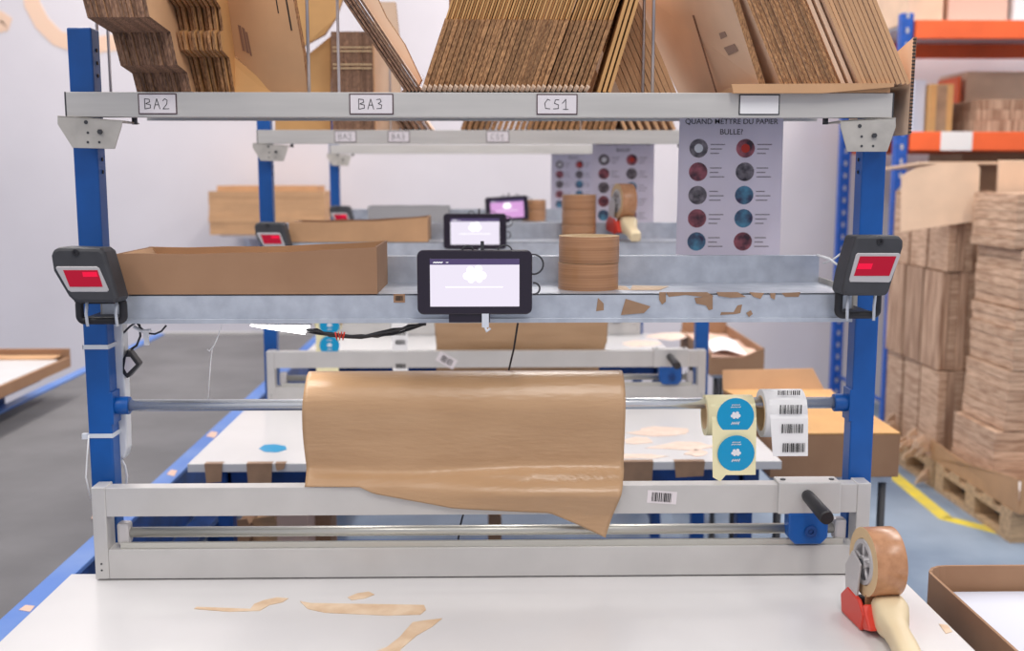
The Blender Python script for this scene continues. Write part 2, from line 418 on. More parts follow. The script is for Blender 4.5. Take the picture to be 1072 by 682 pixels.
bench1 = make_bench(); cutter1 = make_cutter()
bench1['label'] = 'nearest packing bench with white table, blue posts and galvanised shelves'
cutter1['label'] = 'aluminium paper cutter with black handle on the nearest white table'
benches = [bench1]; cutters = [cutter1]
for k, (lb, lc) in enumerate((('second packing bench, directly behind the nearest one', 'second paper cutter, seen just beyond the kraft paper roll'),
                              ('farthest packing bench, last of the row near the white wall', 'farthest paper cutter, on the last bench of the row')), 1):
    benches.append(copy_tree(bench1, loc=(0, S * k, 0), label=lb)); cutters.append(copy_tree(cutter1, loc=(0, S * k, .845), label=lc))
for b in benches: b['group'] = 'packing benches in a row'
for b in cutters: b['group'] = 'paper cutters on the benches'
tag_on_beam(benches[0], 'BA2', 165.5, 0); tag_on_beam(benches[0], 'BA3', 389, 0, w=45); tag_on_beam(benches[0], 'CS1', 583, 0, w=42); tag_on_beam(benches[0], '', 794.5, 0, w=42)
tag_on_beam(benches[1], 'BA2', 361, S, w=40); tag_on_beam(benches[1], 'BA3', 417, S, w=40); tag_on_beam(benches[1], 'CS1', 521, S, w=42)

def barcode(px0, px1, py0, py1, Y, parent, tilt=0., n=14, digits=False, nm='barcode'):
    c = P((px0 + px1) / 2, (py0 + py1) / 2, Y); sc_ = (Y - CAM.y) / FPX
    w, h = (px1 - px0) * sc_, (py1 - py0) * sc_
    r = random.Random(int(px0 * 7 + py0)); mb = MB(); x = -w / 2
    while x < w / 2 - w * .02:
        bw = r.choice((.02, .03, .05, .06)) * w; q = [(x, -h / 2), (x + bw, -h / 2), (x + bw, h / 2), (x, h / 2)]
        mb.prism([c + Vector((u * math.cos(tilt) - v * math.sin(tilt), 0, u * math.sin(tilt) + v * math.cos(tilt))) for u, v in q], (0, -.0003, 0))
        x += bw + r.choice((.025, .035, .05)) * w
    if digits:
        mb.box(c.x - w / 2, c.x + w / 2, c.y - .0002, c.y, c.z - h * .72, c.z - h * .66)
    return build(nm, mb, M['ink'], parent)
def px_label(px0, px1, py0, py1, Y, parent, m, nm='sticker_label', tilt=0.):
    c = P((px0 + px1) / 2, (py0 + py1) / 2, Y); s_ = (Y - CAM.y) / FPX; w, h = (px1 - px0) * s_ / 2, (py1 - py0) * s_ / 2
    q = [(-w, -h), (w, -h), (w, h), (-w, h)]
    return build(nm, MB().prism([c + Vector((u * math.cos(tilt) - v * math.sin(tilt), 0, u * math.sin(tilt) + v * math.cos(tilt))) for u, v in q], (0, -.0004, 0)), m, parent)
l = px_label(677, 709, 514, 528, -.0005, cutters[0], M['tagw'], tilt=R(-4)); barcode(682, 704, 516, 526, -.0012, l, R(-4))
l = px_label(457, 478, 372, 383, S - .0005, cutters[1], M['tagw'], tilt=R(-30)); barcode(461, 474, 374, 381, S - .0012, l, R(-30), n=8)
l = px_label(412, 424, 308, 317, -.0008, benches[0], M['cardb'], 'sticker_label'); barcode(414, 422, 310, 315, -.0014, l)
# peeling tape left on the shelf lips
for i_, poly in enumerate(([(626, 312), (632, 318), (632, 325), (624, 326)], [(655, 313), (681, 321), (674, 328), (650, 330)], [(690, 306), (697, 306), (697, 316), (693, 319), (690, 314)],
             [(697, 306), (740, 306), (747, 310), (738, 316), (735, 311), (718, 309), (700, 311)], [(740, 311), (746, 309), (746, 324), (742, 325), (739, 320), (729, 318), (727, 312)],
             [(750, 306), (772, 306), (781, 311), (765, 312), (752, 310)], [(772, 320), (777, 319), (775, 328), (770, 329), (754, 330), (755, 327), (768, 327)], [(784, 306), (800, 307), (796, 313), (789, 311)],
             [(806, 307), (812, 307), (811, 314), (807, 312)], [(818, 307), (838, 306), (836, 311), (822, 311)], [(781, 328), (786, 325), (788, 329), (784, 332)])):
    build('tape_residue', MB().prism([P(x, y, -.0003 - .0007 * (i_ % 3)) for x, y in poly], (0, -.0005, 0)), M['tapestrip'], benches[0])
for i_, poly in enumerate(([(610, 297), (655, 300), (660, 304), (625, 303)], [(662, 299), (700, 300), (690, 304), (660, 304)])):
    build('tape_residue', MB().prism([F(x, y, 1.3652 + .0006 * i_) for x, y in poly], (0, 0, .0005)), M['scrap'], benches[0])

# ------------------------------------------------------------------ kraft rolls
def kraft(xL, xR, Y0, label, tail, behind=False):
    t = thing('kraft_paper_roll', label, 'paper roll', (0, Y0 + .07, 1.152), 'kraft paper rolls on the benches')
    YC, ZC, r = Y0 + .07, 1.152, .06
    build('roll', MB().ring((xL + .004, YC, ZC), (1, 0, 0), xR - xL - .006, .0115, r, 48), M['kraft'], t)
    build('core', MB().ring((xL + .002, YC, ZC), (1, 0, 0), xR - xL - .002, .0112, .018, 24), M['core'], t)
    r2 = r + .0015
    def zend(u):
        for (a, za), (b, zb) in zip(tail, tail[1:]):
            if a <= u <= b: return za + (zb - za) * (u - a) / (b - a)
        return tail[-1][1]
    # profile of the sheet from the front of the roll downwards: (height, depth)
    def prof(u):
        if behind: return [(ZC, YC - r2), (ZC - .03, YC - r2 + .006), (ZC - .06, YC - r2 + .020), (ZC - .10, Y0 + .042), (1.02, Y0 + .046), (.86, Y0 + .046)]
        A = max(0, min(1, (u - .2) / .6)); A = A * A * (3 - 2 * A)
        return [(ZC, YC - r2), (ZC - .03, YC - r2 + .0035), (ZC - .065, YC - r2 + .010), (ZC - .100, YC - r2 + .016), (1.044 - .004 * u, YC - r2 + .015),
                (1.0165, Y0 - .004 - .014 * A), (1.008, Y0 - .006 - .019 * A), (1.002, Y0 - .0065 - .018 * A), (.962, Y0 - .004), (.93, Y0 + .001), (.90, Y0 + .002)]
    def py_(z, u):
        if z > ZC: return YC - math.sqrt(max(0, r2 * r2 - (z - ZC) ** 2))
        pr = prof(u)
        for (za, ya), (zb, yb) in zip(pr, pr[1:]):
            if zb <= z <= za:
                t_ = (za - z) / (za - zb); return ya + (yb - ya) * t_
        return pr[-1][1]
    def fn(u, v):
        ze = zend(u); la = r2 * R(150); lb = ZC - ze; s = v * (la + lb)
        if s < la:
            a = R(30) + s / r2; y = YC + r2 * math.cos(a); z = ZC + r2 * math.sin(a)
        else:
            z = ZC - (s - la); k = ZC - z; wv = .004 * math.sin(u * 5 + .5)
            wv *= 0 if z < 1.03 else 1
            y = (py_(z + .002 + wv, u) + py_(z + wv, u) * 2 + py_(z - .002 + wv, u)) / 4
            y += .0022 * math.sin(u * 7 + k * 22) * min(1, k * 10) * (1 if z > 1.04 else .2)
            y += .0012 * math.sin(u * 23 + k * 31) * math.sin(u * 9 - k * 17) * min(1, k * 12)
            if not behind and 1.018 > z > .955: y = min(y, Y0 - .0025)
        xr = xR - .034 * max(0, min(1, (1.04 - z) / .122))
        xl = xL - .004 * math.sin(max(0, min(1, (1.2 - z) / .17)) * math.pi)
        return (xl + (xr - xl) * u, y, z)
    build('hanging_sheet', MB().grid(fn, 70, 90), M['kraft'], t, solid=.0006)
    return t
kraft(-.322, .256, 0, 'wide kraft paper roll on the nearest bench, torn sheet hanging over the cutter',
      [(0, 1.0165), (.17, 1.0165), (.22, 1.004), (.47, .977), (.60, .972), (.79, .966), (.885, .945), (1, .916)])
kraft(-.165, .39, S, 'kraft paper roll on the second bench, its sheet hanging behind that cutter', [(0, .89), (1, .89)], behind=True)

# ------------------------------------------------------------------ label rolls
def label_roll(name, label, cat, px0, px1, Y0, rr, pyb, kind, rod=1.152, yend=None):
    yF = Y0 + .07 - rr
    a, b = P(px0, 430, yF).x, P(px1, 430, yF).x
    t = thing(name, label, cat, ((a + b) / 2, Y0 + .07, rod))
    lin_ = M['liner'] if kind == 'round' else M['paper']
    zc = rod - rr + (.0150 if kind == 'round' else .0255)
    build('roll', MB().ring((a, Y0 + .07, zc + .0), (1, 0, 0), b - a, rr - .012, rr, 40), lin_, t)
    build('core', MB().ring((a - .001, Y0 + .07, zc), (1, 0, 0), b - a + .002, rr - .0145, rr - .012, 40), M['core'], t)
    ye1 = (yF - (.012 if kind == 'round' else .006)) if yend is None else yend
    zb = P(px0, pyb, ye1).z
    x0, x1 = a + .006, b
    if kind == 'round':
        pl = [(x0, yF - .002, zc), (x1, yF - .002, zc), (x1 - .001, ye1, zb + .004), (x0 + .026, ye1, zb + .004), (x0 + .016, ye1 - .0005, zb - .008), (x0 + .002, ye1, zb)]
    else:
        pl = [(x0, yF - .002, zc), (x1, yF - .002, zc), (x1 + .001, ye1, zb), (x0 + .006, ye1, zb)]
    top = [(x0, yF + .010, zc + rr * .72), (x1, yF + .010, zc + rr * .72)]
    build('liner_strip', MB().prism(pl, (0, .0008, 0)).prism([top[0], top[1], pl[1], pl[0]], (0, .0008, 0)), lin_, t)
    def on(px, py):          # depth of the strip where this point of it shows
        A0 = Vector((0, yF - .002, zc)); n_ = Vector((1, 0, 0)).cross(Vector((0, ye1 - yF + .002, zb - zc)))
        d = ray(px, py); q = CAM + d * ((A0 - CAM).dot(n_) / d.dot(n_)); return q.y - .0008
    return t, on, zc
# blue round stickers, near bench
def blob(c, s, mb, seed=1):
    for i_, (dx, dz, r) in enumerate(((0, 0, .5), (-.75, -.05, .36), (.74, .0, .38), (-.42, .52, .36), (.36, .60, .38), (-.35, -.42, .3), (.44, -.38, .3))):
        mb.prism(disc((c.x + dx * s, c.y - .00008 * i_, c.z + dz * s), r * s, 14), (0, -.0003, 0))
def stickers(t, items, yoff=0.):
    for px, py, Y, rpx in items:
        c = P(px, py, Y); s_ = (Y - CAM.y) / FPX; r = rpx * s_
        d = build('round_sticker', MB().prism(disc(c, r), (0, -.0004, 0)), M['sticker'], t)
        mb = MB(); blob(c + Vector((.0, -.0005, .001)), r * .24, mb)
        for k, (w, dz) in enumerate(((.42, -.38), (.5, .5), (.42, .62))):
            n = 7; mb.ribbon([c + Vector((-w * r / 2 * 1 + w * r * i / n * 1.0, -.0005, r * dz + (r * (.07 if k == 0 else .02)) * (1 if i % 2 else -1))) for i in range(n + 1)], r * .045, (0, -1, 0), .0002)
        build('white_print', mb, M['white'], d)
t, on, zc = label_roll('sticker_roll', 'roll of round turquoise stickers on yellow liner, hanging near the right blue post', 'sticker roll', 742, 792, 0, .038, 500, 'round')
t['group'] = 'sticker rolls'
stickers(t, [(770, 436, on(770, 446) + .0005, 20), (770.5, 475, on(770, 488), 20)])
t, on, zc = label_roll('barcode_label_roll', 'roll of white barcode labels beside the right blue post of the nearest bench', 'label roll', 803, 846, 0, .045, 478, 'bar')
t['group'] = 'barcode label rolls'
for i, (a, b, c_, d) in enumerate(((814, 838, 409, 414), (816, 840, 424, 434), (818, 842, 444, 454), (819, 843, 464, 474))):
    barcode(a, b, c_, d, on(a, d) - .0006 if i else on(a, 430) + .0155, t)
t, on, zc = label_roll('sticker_roll', 'turquoise sticker strip on yellow liner on the second bench, under the shelf cables', 'sticker roll', 331, 357, S, .045, 396, 'round', yend=S - .004)
t['group'] = 'sticker rolls'; stickers(t, [(345, 341, on(345, 346), 10.5), (345, 362, on(345, 372), 10.5)])
t, on, zc = label_roll('barcode_label_roll', 'strip of white barcode labels hanging on the second bench, left of its kraft paper', 'label roll', 409, 428, S, .045, 396, 'bar', yend=S - .004)
t['group'] = 'barcode label rolls'
for py in (346, 356, 369, 381): barcode(414, 425, py, py + 5, on(420, py + 6), t, n=8)

# ------------------------------------------------------------------ tablets
def tablet(cpx, Yp, Y0, label, scr, rot=(0, 0, 0), first=None):
    X = P(cpx, 296, Yp).x
    t = thing('tablet', label, 'tablet', (X, Yp, 1.390), 'tablets on the bench shelves')
    c = t.location; w, h = .0985, .0555
    build('body', MB().prism(rrect(c.x - w, c.x + w, c.z - h, c.z + h, .011, c.y), (0, .012, 0)), M['bezel'], t, bevel=.002)
    sx0, sx1, sz0, sz1 = c.x - .0765, c.x + .0765, c.z - .0415, c.z + .0405
    s = build('screen', bx(sx0, sx1, c.y - .0005, c.y, sz0, sz1), scr, t)
    build('header_bar', bx(sx0, sx1, c.y - .0009, c.y - .0004, sz1 - .010, sz1), M['screenh'], s)
    g = MB(); blob(Vector((c.x, c.y - .0008, c.z + .012)), .018, g); g.box(c.x - .05, c.x + .048, c.y - .0009, c.y - .0006, c.z - .0085, c.z - .007)
    g.ribbon([(sx0 + .006 + i * .0022, c.y - .001, sz1 - .006 + (.0006 if i % 2 else -.0006)) for i in range(8)], .0013, (0, -1, 0), .0002)
    g.ribbon([(sx0 + .028 + i * .0016, c.y - .001, sz1 - .006) for i in range(3)], .001, (0, -1, 0), .0002)
    build('screen_graphic', g, M['glow'], s)
    br = MB().box(c.x - .045, c.x + .026, c.y + .004, c.y + .016, c.z - .07, c.z - .052).box(c.x - .02, c.x + .01, c.y + .012, Y0 + .0, c.z - .066, c.z - .056)
    br.box(c.x - .03, c.x + .02, c.y + .012, c.y + .02, c.z - .06, c.z + .02)
    build('mount', br, M['bezel'], t, bevel=.001)
    build('clip', MB().box(c.x + .012, c.x + .024, c.y + .0, c.y + .003, c.z - .078, c.z - .054).tube([(c.x + .018, c.y, c.z - .078), (c.x + .020, c.y - .004, c.z - .084), (c.x + .026, c.y, c.z - .080)], .0025, 8), M['tie'], t)
    cb = MB()
    cb.tube(arc((c.x + .101, c.y + .012, c.z + .030), .017, -100, 110, 14), .0016, 8)
    cb.tube(arc((c.x + .102, c.y + .012, c.z - .012), .010, -100, 100, 10), .0016, 8)
    cb.tube(arc((c.x - .012, c.y + .016, c.z + .052), .010, 0, 180, 10), .0016, 8)
    cb.tube(arc((c.x + .052, c.y + .016, c.z + .050), .013, 0, 180, 12), .0013, 8)
    cb.box(c.x + .010, c.x + .016, c.y + .010, c.y + .016, c.z + .05, c.z + .07)
    build('cable', cb, M['char'], t)
    t.rotation_euler = rot
    return t
tb = tablet(497, -.05, 0, 'black tablet with lit white screen on the front of the nearest shelf', M['screen'])
tablet(497.5, S - .03, S, 'black tablet on the second bench, peeking over the nearest tablet', M['screen'], rot=(0, 0, 0)).location.z = 1.40
tablet(531, 2 * S - .02, 2 * S, 'small tablet with pink screen on the farthest bench', M['screenp'], rot=(0, R(-3), R(10))).location.z = 1.425

# ------------------------------------------------------------------ scanners
def scanner(body, frame, red, hot, btn, holder, label, sx):
    Y = -.075
    c = P(sum(p[0] for p in body) / len(body), sum(p[1] for p in body) / len(body), -.04)
    t = thing('barcode_scanner', label, 'barcode scanner', (c.x, -.04, c.z - .06), 'barcode scanners on the blue posts')
    build('head', MB().prism([P(x, y, Y) for x, y in body], (.006 * -sx, .045, 0)), M['char'], t, bevel=.006)
    f = build('window_frame', MB().prism([P(x, y, Y - .001) for x, y in frame], (0, .003, 0)), M['silver'], t, bevel=.0012)
    r = build('scan_window', MB().prism([P(x, y, Y - .0016) for x, y in red], (0, .001, 0)), M['redglow'], f)
    build('red_lamp', MB().prism([P(x, y, Y - .0019) for x, y in hot], (0, .0004, 0)), M['redhot'], r)
    b = P(btn[0], btn[1], Y - .001); build('button', MB().ring(b, (0, -1, 0), .002, .003, .0055, 16), M['black'], t)
    x0, x1, y0, y1 = holder
    a, b = P(x0, y1, -.03), P(x1, y0, -.03)
    fr = MB(); r_ = .007
    fr.tube(rrect(a.x + r_, b.x - r_, a.z + r_, b.z - r_ + .01, .008, -.03), r_, 10, closed=True)
    fr.tube([(a.x + r_, -.03, b.z), (a.x + r_, -.03, b.z + .02)], .008, 10)
    fr.box(a.x + .02, b.x - .02, -.03, .05, a.z + .006, a.z + .014)
    build('holder', fr, M['black'], t)
    for fx in (.25, .82):
        ti = MB(); x = a.x + (b.x - a.x) * fx; ti.tube([(x, -.038, a.z - .002), (x - .001, -.0395, (a.z + b.z) / 2), (x + .001, -.038, b.z)], .0028, 8)
        build('cable_tie', ti, M['tie'], t)
    return t
sl = scanner([(52.5, 268), (55, 261), (62, 259), (104, 260), (109, 264), (123, 312), (121, 318), (77, 317), (71, 311), (55, 284)],
        [(59, 279), (101, 279), (104, 281), (114, 304), (112, 306), (74, 306), (71, 304), (58, 281)], [(66, 283), (102, 283), (107.5, 300.5), (73, 300.5)],
        [(86, 285), (101, 285), (102.5, 290), (87, 290)], (79, 264.5), (80, 133, 316, 340), 'barcode scanner with red window on the left blue post of the nearest bench', -1)
sr = scanner([(897, 247), (942, 247), (946, 252), (946, 259), (931, 306), (928, 310), (886, 310), (882, 306), (886, 285)],
        [(898, 265), (941, 265), (943, 267), (933, 294), (931, 296), (890, 295.5), (889, 293), (896, 267)], [(900.5, 268.5), (938.5, 268.5), (931, 289), (894, 289)],
        [(899, 276), (914, 276), (912, 282), (897, 282)], (921.5, 253), (873, 923, 307, 334), 'barcode scanner with red window on the right blue post of the nearest bench', 1)
dy = Vector((.03, S, -.0))
copy_tree(sl, loc=sl.location + Vector((.008, S, -.022)), label='barcode scanner on the left post of the second bench')
copy_tree(sl, loc=sl.location + Vector((.012, 2 * S, -.012)), label='barcode scanner on the left post of the farthest bench')
ct = MB().tube([P(855, 267, .02), P(868, 271, .0), P(884, 283, -.02)], .0022, 8).tube([P(880, 266, .0), P(872, 272, .0), P(862, 276, .02)], .0018, 8).tube([P(880, 266, 0), P(888, 270, -.03)], .0022, 8)
build('white_cable', ct, M['white'], sr)

# ------------------------------------------------------------------ tape rolls, boxes on the shelves
def tape_roll(loc, label, group='brown packing tape rolls stacked on the shelves'):
    mb = MB().ring((0, 0, 0), (0, 0, 1), .0485, .038, .0555, 56, 0, 1, 2)
    t = thing('tape_roll', label, 'tape roll', loc, group)
    build('tape', mb, [M['tapeb'], M['core'], M['core']], t, local=True, bevel=.0006)
    build('core', MB().ring((0, 0, -.0), (0, 0, 1), .0488, .0365, .038, 48), M['core'], t, local=True)
    return t
xt = P(616, 290, .085).x
tr0 = tape_roll((xt, .09, 1.365), 'brown packing tape roll on the nearest shelf, lower of the stacked pair')
copy_tree(tr0, loc=(xt + .001, .089, 1.4142), label='brown packing tape roll on the nearest shelf, upper of the stacked pair')
x2 = P(606, 230, S + .09).x
for i, nm in enumerate(('bottom', 'middle', 'top')):
    copy_tree(tr0, loc=(x2, S + .09, 1.365 + .0492 * i), label=nm + ' roll of the three-high brown tape stack on the second shelf')
copy_tree(tr0, loc=(P(559, 215, 2 * S + .1).x, 2 * S + .1, 1.365 + .0), label='brown tape roll on the farthest shelf, beside the pink-screen tablet')
copy_tree(tr0, loc=(P(559, 215, 2 * S + .1).x, 2 * S + .1, 1.4142), label='upper brown tape roll beside the pink-screen tablet on the farthest shelf')

def tray_box(name, label, cat, x0, x1, y0, y1, z0, hL, hR, m, inner, flap=True, th=.004, group=None, sag=0.):
    t = thing(name, label, cat, ((x0 + x1) / 2, (y0 + y1) / 2, z0), group)
    z1, z2 = z0 + hL, z0 + hR
    n = 12
    def wallp(ya, seed):
        q = [(x0, ya, z0), (x1, ya, z0)]
        for i in range(n, -1, -1):
            u = i / n; q.append((x0 + (x1 - x0) * u, ya, z1 + (z2 - z1) * u ** 3 - sag * math.sin(u * math.pi) + .0008 * math.sin(u * 17 + seed)))
        return q
    build('front_wall', MB().prism(wallp(y0, 0), (0, th, 0)), m, t)
    build('back_wall', MB().prism(wallp(y1 - th, 2), (0, th, 0)), inner, t)
    build('left_wall', bx(x0, x0 + th, y0 + th, y1 - th, z0, z1), m, t)
    build('right_wall', bx(x1 - th, x1, y0 + th, y1 - th, z0, z2), m, t)
    build('bottom', bx(x0 + th, x1 - th, y0 + th, y1 - th, z0, z0 + th), inner, t)
    if flap:
        build('end_flap', MB().prism([(x0 + th, y0 + th, z1 - .001), (x0 + th, y1 - th, z1 - .001), (x0 + .03, y1 - th, z1 - .03), (x0 + .03, y0 + th, z1 - .03)], (.003, 0, 0)), M['card'], t)
    return t
xa, xb = P(122, 290, 0).x, P(395, 290, 0).x
bx1 = tray_box('cardboard_box', 'long shallow open brown cardboard box on the nearest shelf', 'cardboard box', xa, xb, -.002, .188, 1.3652, .071, .083, M['cardb'], M['card'], group='open boxes on the bench shelves')
xa, xb = P(303, 240, S + .01).x, P(448, 240, S + .01).x
tray_box('cardboard_box', 'long open cardboard box on the second shelf, behind the near box', 'cardboard box', xa, xb, S + .0, S + .188, 1.3652, .062, .078, M['card'], M['cardb'], group='open boxes on the bench shelves')
xa, xb = P(386, 220, 2 * S + .05).x, P(470, 220, 2 * S + .05).x
tray_box('grey_box', 'flat grey box on the farthest shelf, left of the pink-screen tablet', 'box', xa, xb, 2 * S + .01, 2 * S + .19, 1.3652, .07, .07, M['greycard'], M['greycard'], flap=False)

# ------------------------------------------------------------------ tape dispensers
def dispenser(label, loc, rot, grp='packing tape dispensers'):
    t = thing('tape_dispenser', label, 'tape dispenser', loc, grp)
    rc = (0, 0, .105)
    build('tape', MB().ring((-.025, 0, rc[2]), (1, 0, 0), .05, .038, .056, 56, 0, 1, 1), [M['tapex'], M['core']], t, local=True, bevel=.0006)
    sp = MB().ring((-.027, 0, rc[2]), (1, 0, 0), .052, .030, .037, 40)
    for k in range(5):
        a = 2 * math.pi * k / 5 + .3; sp.tube([(-.024, .008 * math.cos(a), rc[2] + .008 * math.sin(a)), (-.024, .033 * math.cos(a), rc[2] + .033 * math.sin(a))], .003, 8)
    sp.ring((-.028, 0, rc[2]), (1, 0, 0), .054, .005, .011, 20)
    build('hub', sp, M['silver'], t, local=True)
    build('axle_bolt', MB().tube([(-.031, 0, rc[2]), (.031, 0, rc[2])], .0055, 8), M['char'], t, local=True)
    # steel side arm carrying the hub
    build('side_plate', MB().prism([(-.036, -.012, .105), (-.036, .02, .118), (-.036, .045, .085), (-.036, .04, .03), (-.036, .0, .02)], (.004, 0, 0)), M['silver'], t, local=True, bevel=.001)
    body = MB()
    for x in (-.038, .031):
        body.prism([(x, -.030, .0), (x, .05, .0), (x, .056, .03), (x, .03, .052), (x, -.016, .048), (x, -.038, .03)], (.007, 0, 0))
    body.prism([(-.036, -.060, .012), (-.036, -.036, .004), (-.036, -.022, .018), (-.036, -.03, .046)], (.026, 0, 0))
    build('red_guard', body, M['red'], t, local=True, bevel=.003)
    build('base_plate', bx(-.031, .031, -.02, .05, .004, .01), M['silver'], t, local=True, bevel=.001)
    build('rubber_roller', MB().tube([(-.03, .045, .018), (.03, .045, .018)], .012, 16), M['char'], t, local=True)
    build('tape_tail', bx(-.026, .026, -.018, -.015, .012, .055), M['tapeb'], t, local=True)
    # cream handle
    def hs(u, w):   # sections along the handle
        pass
    secs = [(-.024, .036, .026, .014), (-.030, .034, .0285, .026), (-.052, .032, .0285, .027), (-.066, .028, .026, .024), (-.080, .024, .020, .019), (-.105, .022, .0175, .0175), (-.150, .021, .0185, .0175), (-.185, .020, .018, .016), (-.192, .020, .013, .011)]
    mb = MB(); n = 20; o = 0
    for (y, z, a, b) in secs:
        for k in range(n):
            th = 2 * math.pi * k / n; cx_, sz_ = math.cos(th), math.sin(th)
            e = .55; mb.v.append(Vector((.006 + (abs(cx_) ** e) * (1 if cx_ > 0 else -1) * a + min(0, y + .04) * .22, y, z + (abs(sz_) ** e) * (1 if sz_ > 0 else -1) * b)))
    for i in range(len(secs) - 1):
        for k in range(n):
            mb.f.append([i * n + k, i * n + (k + 1) % n, (i + 1) * n + (k + 1) % n, (i + 1) * n + k]); mb.sm.append(True); mb.mi.append(0)
    mb.f.append(list(range(n))); mb.f.append([(len(secs) - 1) * n + k for k in range(n)]); mb.sm += [False] * 2; mb.mi += [0] * 2
    build('handle', mb, M['cream'], t, local=True)
    return t
dp = F(914, 655, ZT)
d1 = dispenser('hand tape dispenser with red guard and cream handle on the nearest table', (dp.x + .006, dp.y + .008, ZT + .001), (0, 0, 0))
d1.rotation_euler = (0, 0, R(4))
copy_tree(d1, loc=(P(652, 240, S + .10).x, S + .12, 1.3655 + .022), rot=(R(7), 0, R(14)), label='tape dispenser standing on the second shelf, before the poster')

# ------------------------------------------------------------------ posters
def poster(Y, cpx, label, k, zoff=0.):
    c = P(cpx, 195, Y); w, h = .108, .147; zt = 1.702; z0 = zt - .297
    cz = zt - .1485
    t = thing('poster', label, 'poster', (c.x, Y, z0), 'instruction posters hanging from the bench tops')
    build('sheet', MB().prism([(c.x - w, Y, z0), (c.x + w, Y, z0), (c.x + w - .002, Y, zt), (c.x - w + .002, Y, zt)], (0, .0015, 0)), M['sleeve'], t)
    text_mesh('QUAND METTRE DU PAPIER', .0150, (c.x, Y - .0006, zt - .026), M['ink'], t, 'heading')
    text_mesh('BULLE?', .0155, (c.x, Y - .0006, zt - .047), M['ink'], t, 'heading')
    mats = [M['pgrey'], M['gold'], M['gold'], M['pgrey'], M['pgrey'], M['pcyan'], M['gold'], M['pcyan'], M['pcyan'], M['gold']]
    i = 0
    for row in range(5):
        for col in range(2):
            cx = c.x - w + .042 + col * .096; cz_ = zt - .075 - row * .0475
            p = build('photo_disc', MB().prism(disc((cx, Y - .0001, cz_), .019, 24), (0, -.0005, 0)), mats[i], t)
            if i < 2: build('photo_centre', MB().prism(disc((cx, Y - .0007, cz_), .009, 18), (0, -.0004, 0)), M['paper'] if i == 0 else M['red'], p)
            i += 1
    tx = MB()
    for row in range(5):
        for col in range(2):
            cx = c.x - w + .066 + col * .096
            for q in range(3):
                z = zt - .067 - row * .0475 - q * .009; tx.box(cx, cx + .03 - .006 * ((row + q) % 3), Y - .0004, Y, z - .0012, z + .0006)
    build('small_print', tx, M['greyink'], t)
    return t
poster(.33, 764, 'white instruction poster with round photos hanging right of the nearest bench top', 0)
poster(S + .33, 652, 'instruction poster hanging from the second bench, behind the dispenser', 1)
poster(2 * S + .33, 600, 'farthest instruction poster, partly hidden by the one before it', 2)

# ------------------------------------------------------------------ cables, lamp, power strip at the near bench
lp = thing('led_lamp', 'lit white LED lamp under the nearest shelf, left of the roll', 'lamp', P(292, 345, .02))
pl = [P(262, 341.5, .0), P(322, 343.5, -.03), P(319, 350.5, -.03)]
build('diffuser', MB().prism([P(262, 341.5, .10), P(323, 342.5, .0), P(319, 350.5, .0), P(275, 344, .10)], (0, .004, .002)), M['led'], lp)
build('housing', MB().prism([P(262, 340, .105), P(325, 341, .005), P(325, 344, .005), P(264, 342, .105)], (0, .02, .004)), M['white'], lp)
cbm = MB()
for j, (a, b, c_) in enumerate(((0, 0, 0), (2, 2.5, 1), (-1.5, 1, -1), (1, -2, 2))):
    cbm.tube([P(x, y + dy_, .0 + .004 * j) for x, y, dy_ in ((320, 345, a), (332, 347, b), (345, 350, c_), (360, 352, a * .6), (378, 352.5, b * .6), (395, 351, c_ * 1.4 - 1), (412, 347, a * 1.6), (428, 343, b), (446, 338, c_))], .0021, 8)
cb = build('cable_bundle', cbm, M['black'], None, P(370, 352, .0)); tag(cb, 'black cable bundle hanging below the nearest shelf', 'cable')
# rope of red wire around it
build('red_tie', MB().tube([P(355 + 1.6 * i - 4, 352 + (4 if i % 2 else -4), -.006 + .002 * (i % 3)) for i in range(7)], .0016, 8), M['red'], cb)
tag(build('black_cord', MB().tube([P(542, 339, .05), P(538, 365, .10), P(531, 395, .135), P(520, 430, .145), P(504, 470, .15), P(490, 520, .15), P(482, 550, .15), P(476, 590, .15), P(474, 640, .16)], .0019, 8), M['black'], None, P(531, 392, .135)),
    'thin black cord hanging from the nearest shelf behind the kraft roll', 'cord')
ws = MB().tube([P(232, 341, .01), P(227, 356, .03), P(222, 366, .05), P(220, 385, .055), P(218, 417, .058)], .0009, 6)
ws.tube([P(228, 352, .025), P(224, 362, .03), P(219, 368, .03), P(217, 366, .03)], .0008, 6)
tag(build('white_string', ws, M['white'], None, P(222, 380, .04)), 'thin white string dangling from the nearest shelf to the steel rod', 'string')
ps = thing('power_strip', 'white power strip strapped behind the left blue post', 'power strip', P(124, 480, .10))
a, b = P(117, 340, .098), P(128, 410, .098); c2 = P(134, 478, .098)
build('strip_body', MB().prism([P(117, 338, .093), P(128, 338, .093), P(131, 410, .093), P(133, 470, .093), P(130, 481, .093), P(124, 479, .093), P(121, 410, .093)], (0, .03, 0)), M['white'], ps, bevel=.003)
build('power_cable', MB().tube([P(127, 480, .10), P(131, 488, .10), P(133, 498, .10), P(132, 512, .10)], .002, 8), M['white'], ps)
build('thin_wire', MB().tube([P(93, 456, .03), P(91, 480, .03), P(90, 500, .03), P(95, 522, .03)], .0014, 8), M['white'], ps)
for z, py in ((0, 363), (0, 456)):
    tt = MB(); q = P(100, py, .05).z
    tt.box(-.7245, -.6785, .0485, .0495, q - .005, q + .003); tt.box(-.6795, -.6785, .0495, .10, q - .005, q + .003); tt.box(-.7245, -.7235, .0485, .092, q - .005, q + .003)
    if py > 400: tt.box(-.733, -.7235, .044, .052, q - .006, q + .004)
    build('strap', tt, M['tie'], ps)
ad = thing('power_adapter', 'black power adapter with white label hanging beside the left post', 'power adapter', P(136, 382, .09))
